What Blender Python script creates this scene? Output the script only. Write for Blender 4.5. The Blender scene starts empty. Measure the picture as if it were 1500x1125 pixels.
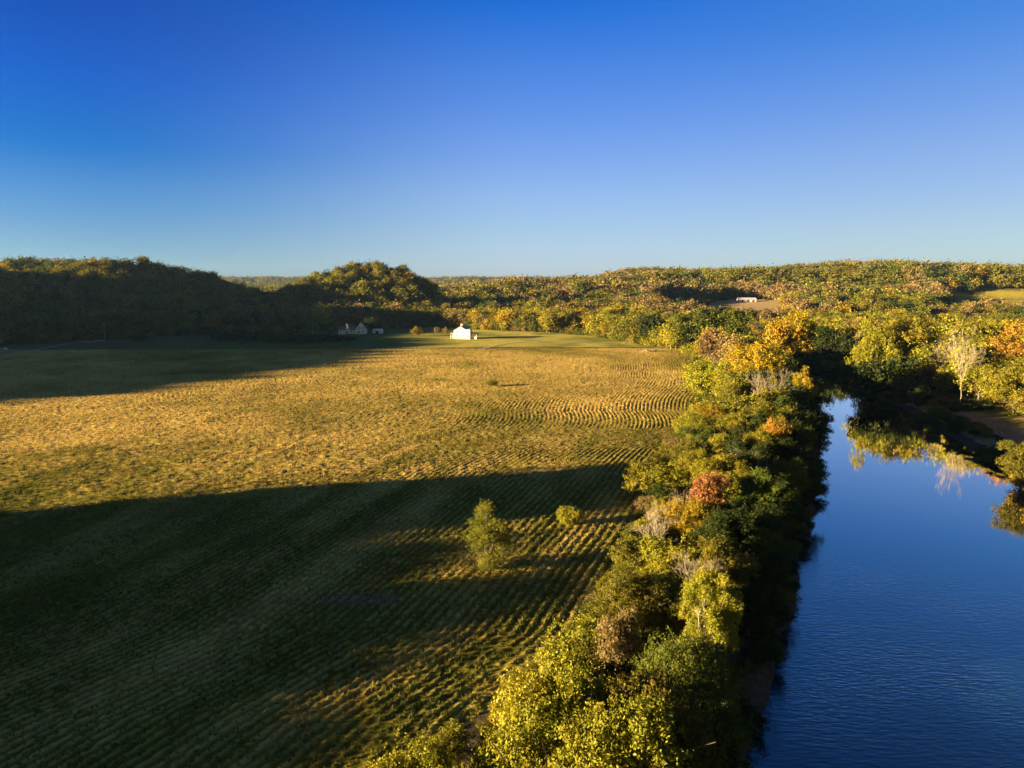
import bpy, math, random
import numpy as np
R = math.radians
S = bpy.context.scene
COL = S.collection
CAMZ = 40.0
PITCH = 7.9
FPX = 1040.0
SUN_AZ = 17.0            # the light travels towards (cos, sin) of this
SUN_EL = 8.5
SD = np.array([math.cos(R(SUN_AZ)), math.sin(R(SUN_AZ))])

# ------------------------------------------------------------------ noise
def _hash(ix, iy, seed):
    h = (ix.astype(np.int64) * 374761393 + iy.astype(np.int64) * 668265263 + seed * 1442695041) & 0xffffffff
    h = ((h ^ (h >> 13)) * 1274126177) & 0xffffffff
    h = h ^ (h >> 16)
    return (h & 0xffffff).astype(np.float64) / float(0xffffff)
def vnoise(x, y, seed=0):
    x = np.asarray(x, float); y = np.asarray(y, float)
    ix = np.floor(x); iy = np.floor(y); fx = x - ix; fy = y - iy
    fx = fx*fx*(3-2*fx); fy = fy*fy*(3-2*fy)
    a = _hash(ix, iy, seed); b = _hash(ix+1, iy, seed); c = _hash(ix, iy+1, seed); d = _hash(ix+1, iy+1, seed)
    return (a*(1-fx)+b*fx)*(1-fy)+(c*(1-fx)+d*fx)*fy
def fbm(x, y, oct=4, seed=0):
    s = 0; a = .5; t = 0
    for i in range(oct):
        s = s + a*vnoise(x, y, seed+i*17); t += a; a *= .5; x = x*2.03+11.3; y = y*2.03+5.7
    return s/t
def sstep(a, b, x):
    t = np.clip((x-a)/(b-a), 0, 1); return t*t*(3-2*t)
ip = np.interp

# ------------------------------------------------------------------ plan of the place (metres, camera foot at 0,0)
def XL(y): return ip(y, [-300,-200,-60,0,40,60,100,159,248,330,420,520,640], [-190,-125,-38,-8,9,20,40,69,106,134,137,108,34])
def XR(y): return ip(y, [-300,-200,0,60,100,143,171,224,272,334,420,520,640], [-90,-20,66,90,99,108,115,129,139,153,150,126,50])
def FE(y): return ip(y, [-300,-150,-30,20,40,60,77,111,150,172,198,226,250,280,310,340,400,450], [-230,-130,-45,-24,-14,-4,8,20,31,39,53,58,68,81,91,95,97,109])
def YFAR(x): return ip(x, [-600,-430,-400,-327,-256,-122,-76,-30,20,60,75,96,109], [-50,100,300,474,586,668,690,650,618,596,520,470,450])
RIDGE = [(-640,-40,40,80),(-600,60,44,80),(-554,153,47,78),(-450,380,45,74),(-442,470,34,64),(-470,560,60,68),(-490,620,50,74),(-540,690,42,84),(-490,704,50,84),(-400,702,50,80),(-345,760,42,68),(-303,772,27,58),(-250,790,11,52),(-215,800,36,54),(-180,806,46,50),(-145,806,50,44),(-118,803,42,36),(-98,800,22,32)]
def ridge_h(x, y):
    best = np.zeros_like(x)
    for (x0,y0,h0,w0),(x1,y1,h1,w1) in zip(RIDGE[:-1], RIDGE[1:]):
        dx, dy = x1-x0, y1-y0
        t = np.clip(((x-x0)*dx+(y-y0)*dy)/(dx*dx+dy*dy), 0, 1)
        d = np.hypot(x-x0-t*dx, y-y0-t*dy)
        h = (h0+(h1-h0)*t)*np.exp(-(d/(w0+(w1-w0)*t))**2*1.0)
        best = np.maximum(best, h)
    return best
def ground_h(x, y, rows=False):
    x = np.asarray(x, float); y = np.asarray(y, float)
    yy = np.maximum(y, 1.0); t = x/yy
    z = (fbm(x/70, y/70, 3, 3)-.5)*1.1 + (fbm(x/22, y/22, 2, 9)-.5)*.2
    z = z*sstep(800, 400, y)
    # low swell across the field
    z = z + .5*np.exp(-((y-228-.12*x)/9.0)**2)*sstep(-160,-110,x)*sstep(-10,-50,x)
    rh = ridge_h(x, y)
    z = z + rh*(.82+.36*fbm(x/60, y/60, 4, 31))
    # far country
    front = (y > 300)
    f = sstep(.08, .34, t)
    base = ip(y, [600,780,850,1000,1150,1700,2600,9000], [0,6,10,15.5,18,22,24,25])*f + ip(y,[650,1000,9000],[0,3,8])*(1-f)
    n = fbm(x/260, y/260, 5, 51)
    n2 = fbm(x/420+7, y/420, 5, 77)
    hA = ip(t, [-.2,-.1,0,.15,.33,.43,.53,.72,1.2], [0,6,18,26,29,31,37,38,40])
    dA = ip(t, [-.1,.2,.4,1], [1150,1230,1380,1420])
    wA = ip(t, [-.1,.2,.4,1], [190,200,170,190])
    hB = ip(t, [-1,-.3,-.12,0,.14,.24,.34,.43,.55,.72,1.2], [8,8,12,25,35,38,48,56,57,56,58])
    A = (hA-base*.6)*np.exp(-((y-dA+(n-.5)*420)/wA)**2)*(.4+1.2*n)
    B = (hB-base*.5)*np.exp(-((y-2050+(n2-.5)*600)/380)**2)*(.3+1.4*n2)
    Cc = 46*np.exp(-((y-3600)/500)**2)*(.75+.5*n)
    D = 62*np.exp(-((y-5600)/700)**2)*(.85+.3*n2)
    rid = 1-np.abs(2*fbm(x/230+3, y/330, 3, 303)-1)*2.2
    spur = np.clip(rid, -1.2, .3)*30*sstep(1080, 1300, y)*sstep(2000,1500,y)+np.clip(rid,-.5,1)*10*sstep(760,900,y)*sstep(1350,1080,y)*sstep(.27,.18,t)
    z = z + np.where(front, spur, 0)
    z = z + np.where(front, base*(1) + np.maximum(np.maximum(A, B), np.maximum(Cc, D)), 0)
    z = z + 4*np.exp(-((x-385)/75)**2-((y-1010)/90)**2) + .03*np.clip(x-.6*y,0,260)*sstep(790,880,y)*sstep(1500,1200,y)
    # river channel
    xl = XL(y); xr = XR(y)
    inr = (y < 650) & (y > -290)
    dl = (xl-x)*.87; dr = (x-xr)*.87
    bl = sstep(-7, 7, dl+ (fbm(x/9, y/9, 2, 5)-.5)*3); 
    br = .62*sstep(-5, 12, dr+(fbm(x/9, y/9, 2, 6)-.5)*3)+.38*sstep(10, 55, dr)
    m = np.maximum(bl, br)
    z = np.where(inr, z*sstep(0,.9,m) - 6.2*(1-m), z)
    if rows is not False:
        z = z + row_relief(x, y)
    return z
def is_field(x, y): return (x < FE(y)) & (y < np.minimum(YFAR(x), 457+.05*x)) & (y > -100)
def row_coord(x, y):
    wig = 4.2*np.sin(y/27.0+.6-x/70)*sstep(140, 230, y)*sstep(430, 330, y) + 1.1*np.sin(y/15+x/60)*sstep(120,200,y) + 9*(fbm(x/95, y/95, 2, 41)-.5)
    u = (FE(y)+wig-x)
    u = u + .0011*u*u*.6
    return u/1.38
def row_amp(x, y):
    u = FE(y)-x
    a = sstep(0, 3, u)*(.33+.67*sstep(90, 30, u))*sstep(440, 380, y)
    return a*np.clip(.1+1.5*(fbm(x/14, y/14, 3, 61)-.15), .05, 1.15)
def row_relief(x, y):
    r = row_coord(x, y)
    a = row_amp(x, y)*is_field(x, y)
    prof = (.5+.5*np.cos(2*np.pi*r))**1.3
    rough = (fbm(x/1.1, y/1.1, 2, 71)-.5)
    fm = is_field(x, y)*1.0
    return a*prof*.21 + (rough+ (fbm(x/3.1,y/3.1,2,73)-.5)*.4)*(.15*fm+.16)*sstep(700,300,y)

# ------------------------------------------------------------------ camera maths
cp, sp_ = math.cos(R(PITCH)), math.sin(R(PITCH))
def ray(px, py):
    a = (px-750)/FPX; b = (562.5-py)/FPX
    return np.array([a, cp+b*sp_, -sp_+b*cp])          # world direction, depth 1 on the axis
def gnd(px, py):
    """first point of the ground under a pixel"""
    d = ray(px, py); s = np.linspace(20, 3500, 6000)
    X, Y, Z = d[0]*s, d[1]*s, CAMZ+d[2]*s
    g = ground_h(X, Y); k = np.argmax(Z < g)
    return float(X[k]), float(Y[k])
def atY(px, py, Y):
    d = ray(px, py); s = Y/d[1]
    return float(d[0]*s), float(Y), float(CAMZ+d[2]*s)
def top_at(px, py, Y):
    x, y, z = atY(px, py, Y); g = float(ground_h(x, y)); return x, y, g, z-g

# ------------------------------------------------------------------ mesh helpers
def np_mesh(name, V, F, mat=None, smooth=False, attrs=None):
    V = np.asarray(V, np.float32); me = bpy.data.meshes.new(name)
    F = np.asarray(F, np.int32); n, k = F.shape
    me.vertices.add(len(V)); me.vertices.foreach_set('co', V.ravel())
    me.loops.add(n*k); me.loops.foreach_set('vertex_index', F.ravel())
    me.polygons.add(n); me.polygons.foreach_set('loop_start', np.arange(0, n*k, k, dtype=np.int32))
    me.polygons.foreach_set('loop_total', np.full(n, k, np.int32))
    if smooth: me.polygons.foreach_set('use_smooth', np.ones(n, bool))
    me.update(calc_edges=True)
    for an, arr in (attrs or {}).items():
        arr = np.asarray(arr, np.float32)
        if arr.ndim == 1:
            a = me.attributes.new(an, 'FLOAT', 'POINT'); a.data.foreach_set('value', arr)
        else:
            a = me.attributes.new(an, 'FLOAT_COLOR', 'POINT'); a.data.foreach_set('color', np.concatenate([arr, np.ones((len(arr),1),np.float32)],1).ravel())
    if mat: me.materials.append(mat)
    return me
def link(name, me, parent=None, **props):
    o = bpy.data.objects.new(name, me); COL.objects.link(o)
    if parent is not None: o.parent = parent
    for k, v in props.items(): o[k] = v
    return o
def empty(name, loc, rz=0, sc=(1,1,1), **props):
    o = link(name, None, None, **props); o.location = loc; o.rotation_euler = (0,0,rz); o.scale = sc; o.empty_display_size = .1
    return o
class MB:
    def __init__(s): s.V = []; s.F = []
    def poly(s, pts, faces):
        b = len(s.V); s.V += [tuple(p) for p in pts]; s.F += [tuple(b+i for i in f) for f in faces]
    def box(s, x0, x1, y0, y1, z0, z1):
        p = [(x0,y0,z0),(x1,y0,z0),(x1,y1,z0),(x0,y1,z0),(x0,y0,z1),(x1,y0,z1),(x1,y1,z1),(x0,y1,z1)]
        s.poly(p, [(0,3,2,1),(4,5,6,7),(0,1,5,4),(1,2,6,5),(2,3,7,6),(3,0,4,7)])
    def tube(s, pts, rads, n=6):
        pts = [np.array(p, float) for p in pts]; b = len(s.V); m = len(pts)
        for i, p in enumerate(pts):
            d = pts[min(i+1,m-1)]-pts[max(i-1,0)]; d = d/(np.linalg.norm(d)+1e-9)
            u = np.cross(d, (0,0,1) if abs(d[2]) < .9 else (1,0,0)); u /= np.linalg.norm(u)+1e-9; v = np.cross(d, u)
            for k in range(n):
                a = 2*math.pi*k/n; s.V.append(tuple(p+rads[i]*(math.cos(a)*u+math.sin(a)*v)))
        for i in range(m-1):
            for k in range(n):
                s.F.append((b+i*n+k, b+i*n+(k+1)%n, b+(i+1)*n+(k+1)%n, b+(i+1)*n+k))
        s.F.append(tuple(b+k for k in range(n-1,-1,-1))); s.F.append(tuple(b+(m-1)*n+k for k in range(n)))
    def gable(s, x0, x1, y0, y1, z0, zr, axis='y', th=.25, ov=.5):
        """roof: two sloping slabs, ridge along axis"""
        if axis == 'y':
            xm = (x0+x1)/2; sl = (zr-z0)/(xm-x0)
            for (xa, sg) in ((x0,-1),(x1,1)):
                xe = xa+sg*ov; ze = z0-sl*ov
                p = [(xe,y0-ov,ze),(xm,y0-ov,zr),(xm,y1+ov,zr),(xe,y1+ov,ze)]
                s.poly(p+[(a,b,c+th) for a,b,c in p], [(0,1,2,3),(7,6,5,4),(0,4,5,1),(1,5,6,2),(2,6,7,3),(3,7,4,0)])
        else:
            ym = (y0+y1)/2; sl = (zr-z0)/(ym-y0)
            for (ya, sg) in ((y0,-1),(y1,1)):
                ye = ya+sg*ov; ze = z0-sl*ov
                p = [(x0-ov,ye,ze),(x0-ov,ym,zr),(x1+ov,ym,zr),(x1+ov,ye,ze)]
                s.poly(p+[(a,b,c+th) for a,b,c in p], [(0,1,2,3),(7,6,5,4),(0,4,5,1),(1,5,6,2),(2,6,7,3),(3,7,4,0)])
    def gwall(s, x0, x1, y0, y1, z0, z1, zr, axis='y'):
        """house body with gable ends"""
        if axis == 'y':
            xm = (x0+x1)/2
            p = [(x0,y0,z0),(x1,y0,z0),(x1,y0,z1),(xm,y0,zr),(x0,y0,z1)]; q = [(a,y1,c) for a,_,c in p]
        else:
            ym = (y0+y1)/2
            p = [(x0,y1,z0),(x0,y0,z0),(x0,y0,z1),(x0,ym,zr),(x0,y1,z1)]; q = [(x1,b,c) for _,b,c in p]
        s.poly(p+q, [(0,1,2,3,4),(9,8,7,6,5),(0,5,6,1),(1,6,7,2),(2,7,8,3),(3,8,9,4),(4,9,5,0)])
    def build(s, name, mat, parent=None, smooth=False, **props):
        me = bpy.data.meshes.new(name); me.from_pydata(s.V, [], s.F); me.materials.append(mat)
        if smooth:
            for p in me.polygons: p.use_smooth = True
        me.update(); return link(name, me, parent, **props)

# ------------------------------------------------------------------ materials
def mat_new(name):
    m = bpy.data.materials.new(name); m.use_nodes = True; nt = m.node_tree
    return m, nt, nt.nodes['Principled BSDF'], nt.nodes['Material Output']
def N(nt, t, **kw):
    n = nt.nodes.new(t)
    for k, v in kw.items(): setattr(n, k, v)
    return n
def simple(name, col, rough=.8, noise=.15, scale=3.0, metallic=0, bump=0):
    m, nt, b, out = mat_new(name)
    tc = N(nt, 'ShaderNodeTexCoord'); nz = N(nt, 'ShaderNodeTexNoise'); nz.inputs['Scale'].default_value = scale; nz.inputs['Detail'].default_value = 5
    nt.links.new(tc.outputs['Object'], nz.inputs['Vector'])
    mr = N(nt, 'ShaderNodeMapRange'); mr.inputs['From Min'].default_value=.3; mr.inputs['From Max'].default_value=.7
    mr.inputs['To Min'].default_value = 1-noise; mr.inputs['To Max'].default_value = 1+noise
    nt.links.new(nz.outputs['Fac'], mr.inputs['Value'])
    mx = N(nt, 'ShaderNodeVectorMath', operation='SCALE'); mx.inputs[0].default_value = col
    nt.links.new(mr.outputs[0], mx.inputs['Scale']); nt.links.new(mx.outputs[0], b.inputs['Base Color'])
    b.inputs['Roughness'].default_value = rough; b.inputs['Metallic'].default_value = metallic
    if bump:
        bp = N(nt, 'ShaderNodeBump'); bp.inputs['Strength'].default_value = bump
        nt.links.new(nz.outputs['Fac'], bp.inputs['Height']); nt.links.new(bp.outputs[0], b.inputs['Normal'])
    return m

def leaf_mat(name='leaves', vary=.27, mass=False):
    m, nt, b, out = mat_new(name)
    nt.nodes.remove(b)
    oi = N(nt, 'ShaderNodeObjectInfo')
    at = N(nt, 'ShaderNodeAttribute', attribute_name='rnd')
    at2 = N(nt, 'ShaderNodeAttribute', attribute_name='clump')
    hsv = N(nt, 'ShaderNodeHueSaturation')
    # hue varies by leaf, by clump and by tree
    def mr(src, a, b_, c=0., d=1.):
        x = N(nt, 'ShaderNodeMapRange'); x.inputs['From Min'].default_value=c; x.inputs['From Max'].default_value=d
        x.inputs['To Min'].default_value=a; x.inputs['To Max'].default_value=b_; nt.links.new(src, x.inputs['Value']); return x.outputs[0]
    def ma(op, p, q):
        x = N(nt, 'ShaderNodeMath', operation=op)
        for i, v in enumerate((p, q)):
            if isinstance(v, float): x.inputs[i].default_value = v
            else: nt.links.new(v, x.inputs[i])
        return x.outputs[0]
    hue = ma('ADD', ma('ADD', mr(at.outputs['Fac'], -.022, .022), mr(at2.outputs['Fac'], -.022, .026)), mr(oi.outputs['Random'], .492, .514))
    val = ma('MULTIPLY', ma('MULTIPLY', mr(at.outputs['Fac'], 1-vary, 1+vary), mr(at2.outputs['Fac'], 1.3, .72)), mr(oi.outputs['Random'], .86, 1.16))
    nt.links.new(hue, hsv.inputs['Hue']); nt.links.new(val, hsv.inputs['Value'])
    if mass:
        ti = N(nt, 'ShaderNodeAttribute', attribute_name='itint'); ti.attribute_type = 'INSTANCER'; nt.links.new(ti.outputs['Color'], hsv.inputs['Color'])
    else: nt.links.new(oi.outputs['Color'], hsv.inputs['Color'])
    df = N(nt, 'ShaderNodeBsdfDiffuse'); tr = N(nt, 'ShaderNodeBsdfTranslucent'); gl = N(nt, 'ShaderNodeBsdfGlossy'); gl.inputs['Roughness'].default_value=.45
    gl.inputs['Color'].default_value=(.9,.9,.8,1)
    nt.links.new(hsv.outputs[0], df.inputs[0]); nt.links.new(hsv.outputs[0], tr.inputs[0])
    m1 = N(nt, 'ShaderNodeMixShader'); m1.inputs[0].default_value=.28; nt.links.new(df.outputs[0], m1.inputs[1]); nt.links.new(tr.outputs[0], m1.inputs[2])
    m2 = N(nt, 'ShaderNodeMixShader'); m2.inputs[0].default_value=.006; nt.links.new(m1.outputs[0], m2.inputs[1]); nt.links.new(gl.outputs[0], m2.inputs[2])
    nt.links.new(m2.outputs[0], out.inputs['Surface'])
    return m
LEAF = leaf_mat()
LEAFM = leaf_mat('mass_leaves', vary=.24, mass=True)
BARK = simple('bark', (.12,.095,.07), .9, .4, 2.0, bump=.4)
PALEBARK = simple('pale_bark', (.27,.215,.15), .85, .35, 1.5, bump=.3)

# ------------------------------------------------------------------ trees: unit-height meshes
def crown_blobs(rs, style):
    out = []
    if style == 'round':   n, c, ax, br = 40, (0,0,.55), (.33,.33,.38), (.085,.15)
    elif style == 'wide':  n, c, ax, br = 46, (0,0,.56), (.42,.40,.36), (.085,.155)
    elif style == 'oval':  n, c, ax, br = 38, (0,0,.54), (.23,.23,.42), (.07,.12)
    elif style == 'sparse':n, c, ax, br = 60, (0,0,.56), (.30,.28,.40), (.032,.062)
    elif style == 'lobed': n, c, ax, br = 64, (0,0,.56), (.40,.38,.40), (.05,.11)
    elif style == 'shaggy':n, c, ax, br = 46, (0,0,.46), (.33,.33,.46), (.055,.11)
    elif style == 'shrub': n, c, ax, br = 30, (0,0,.46), (.52,.50,.36), (.14,.24)
    elif style == 'droop': n, c, ax, br = 44, (0,0,.50), (.36,.36,.42), (.08,.14)
    ph = rs.uniform(0, 6.28, 4)
    for i in range(n):
        d = rs.normal(size=3); d /= np.linalg.norm(d)
        if style not in ('shrub','droop','shaggy') and d[2] < -.8: d[2] *= -.6
        rr = rs.uniform(.45, .93)
        az = math.atan2(d[1], d[0])
        lob = 1+.2*math.sin(2*az+ph[0])+.16*math.sin(3*az+ph[1]) + .12*math.sin(5*d[2]+ph[2])
        p = np.array(c)+d*np.array(ax)*rr*lob
        r = rs.uniform(*br)
        out.append((p, np.array([r, r, r*rs.uniform(.65,1.0)*(2.1 if style=='sparse' else 1)])))
    return out
def leaves_mesh(name, rs, blobs, n, s, fill=.55):
    # sprays: leaves gather round twig tips, twig tips fill soft, ragged boughs
    w = np.array([b[1][0]**2 for b in blobs]); w /= w.sum()
    per = 16 if n > 3000 else 7
    m_ = max(n//per, 40)
    kt = rs.choice(len(blobs), m_, p=w)
    C = np.array([b[0] for b in blobs])[kt]; Rr = np.array([b[1] for b in blobs])[kt]
    d = rs.normal(size=(m_,3)); d /= np.linalg.norm(d, axis=1)[:,None]
    d[:,2] = np.where(d[:,2] < -.6, -d[:,2]*.7, d[:,2])
    rad = (fill+(1.05-fill)*rs.uniform(0,1,m_)**.7)*(1+.30*np.abs(rs.normal(size=m_))*rs.uniform(0,1,m_))
    rad *= 1+.25*np.sin(d[:,0]*7+kt)*np.cos(d[:,1]*6+kt*1.7)
    T = C+d*Rr*rad[:,None]
    it = rs.randint(0, m_, n); k = kt[it]; dn = d[it]
    st_ = dn*.9+rs.normal(size=(m_,3))[it]*.5+np.array([0,0,.35]); st_ /= np.linalg.norm(st_, axis=1)[:,None]
    P = T[it]+st_*(rs.uniform(-1.2,2.2,n)*s*1.5)[:,None]+rs.normal(size=(n,3))*s*.85
    nr = dn*.7+rs.normal(size=(n,3))*.55+rs.normal(size=(m_,3))[it]*.4+np.array([0,0,.15]); nr /= np.linalg.norm(nr, axis=1)[:,None]
    a = np.cross(nr, rs.normal(size=(n,3))); a /= np.linalg.norm(a, axis=1)[:,None]; b = np.cross(nr, a)
    sz = s*rs.uniform(.65,1.35,n)[:,None]
    V = np.stack([P-a*sz*.75, P+b*sz*.42, P+a*sz*.75, P-b*sz*.42], 1).reshape(-1,3)
    V[:,2] = np.maximum(V[:,2], .005)
    F = np.arange(n*4).reshape(n,4)
    rnd = np.repeat(rs.uniform(0,1,n), 4); cl = np.repeat(np.clip(rs.uniform(0,1,len(blobs))[k]*.6+rs.uniform(0,1,m_)[it]*.4, 0, 1), 4)
    return np_mesh(name, V, F, LEAF, attrs={'rnd':rnd,'clump':cl})
def trunk_mesh(name, rs, blobs, mat, thick=.023, limbs=9, twigs=0, lean=.03, base=.35):
    mb = MB(); top = np.array([rs.uniform(-lean,lean), rs.uniform(-lean,lean), base])
    mb.tube([(0,0,-.03),(top[0]*.3,top[1]*.3,base*.45),tuple(top)], [thick*1.35,thick,thick*.75], 7)
    idx = rs.permutation(len(blobs))[:limbs]
    for i in idx:
        p = blobs[i][0]; st = top*rs.uniform(.65,1.0); mid = (st+p)/2+np.array([0,0,-.04])+rs.normal(size=3)*.02
        mb.tube([tuple(st), tuple(mid), tuple(p)], [thick*.55, thick*.36, thick*.12], 5)
        for j in range(twigs):
            e = p+rs.normal(size=3)*blobs[i][1]*.8; mb.tube([tuple(mid*.4+p*.6), tuple(e)], [thick*.14, thick*.05], 3)
    me = bpy.data.meshes.new(name); me.from_pydata(mb.V, [], mb.F); me.materials.append(mat); me.update(); return me
def bare_mesh(name, rs, mat, depth=5, spread=.55, seg=3, thick=.014, up=.3):
    mb = MB()
    def grow(p, d, L, r, k):
        q = p.copy(); pts = [q.copy()]; rr = [r]
        for i in range(2):
            d2 = d+rs.normal(size=3)*.16+np.array([0,0,.05]); d2 /= np.linalg.norm(d2); q = q+d2*L/2; pts.append(q.copy()); rr.append(r*(1-.22*(i+1)))
        mb.tube([tuple(a) for a in pts], rr, 5 if k < 2 else 3)
        if k >= depth: return
        for i in range(seg if k > 0 else 4):
            e = d+rs.normal(size=3)*spread+np.array([0,0,up]); e /= np.linalg.norm(e)
            st = pts[1] if (i == 0 and k < 3) else pts[2]
            grow(st, e, L*rs.uniform(.6,.82), max(r*.56, .0009), k+1)
    grow(np.array([0,0,-.02]), np.array([0,0,1.0]), .3, thick, 0)
    V = np.array(mb.V); V[:,2] /= V[:,2].max(); 
    me = bpy.data.meshes.new(name); me.from_pydata([tuple(v) for v in V], [], mb.F); me.materials.append(mat); me.update(); return me

STY = ['lobed','round','wide','oval','sparse','shrub','droop','shaggy']
MESH = {}
def get_tree(style, var, lod):
    key = (style, var, lod)
    if key not in MESH:
        rs = np.random.RandomState((STY.index(style) if style in STY else 9)*101+var*13+5)
        if style == 'bare':
            MESH[key] = (None, bare_mesh('bare_branches', rs, PALEBARK, depth={0:6,1:5,2:4}[lod], spread=.45+.1*var))
        else:
            bl = crown_blobs(rs, style)
            k = {'sparse':.62,'shrub':1.0,'shaggy':.45}.get(style, 1.0)
            n, s = {-1:(120000,.0078), 0:(26000,.0155), 1:(6500,.030), 2:(1500,.058), 3:(420,.105)}[lod]
            if style == 'shrub': s = s*1.5
            cm = leaves_mesh('crown_leaves', rs, bl, int(n*k), s, fill=.5)
            tm = trunk_mesh('trunk_limbs', rs, bl, PALEBARK if style in ('sparse','lobed') else BARK, limbs={-1:24,0:14,1:9,2:4,3:0}[lod], twigs={-1:4,0:1}.get(lod,0), thick=.034 if style=='lobed' else .023, base=.12 if style in ('shrub','shaggy') else .3)
            MESH[key] = (cm, tm)
    return MESH[key]

PAL = {
 'olive':(.135,.118,.014), 'yellow green':(.205,.175,.015), 'golden':(.29,.195,.014), 'dark green':(.040,.052,.010),
 'green':(.085,.10,.014), 'orange':(.33,.15,.02), 'tan brown':(.20,.135,.05), 'rust red':(.26,.105,.04), 'bare grey':(.3,.26,.2)}
TREES = []      # (x, y, H, style, var, colour, width, zone)

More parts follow.
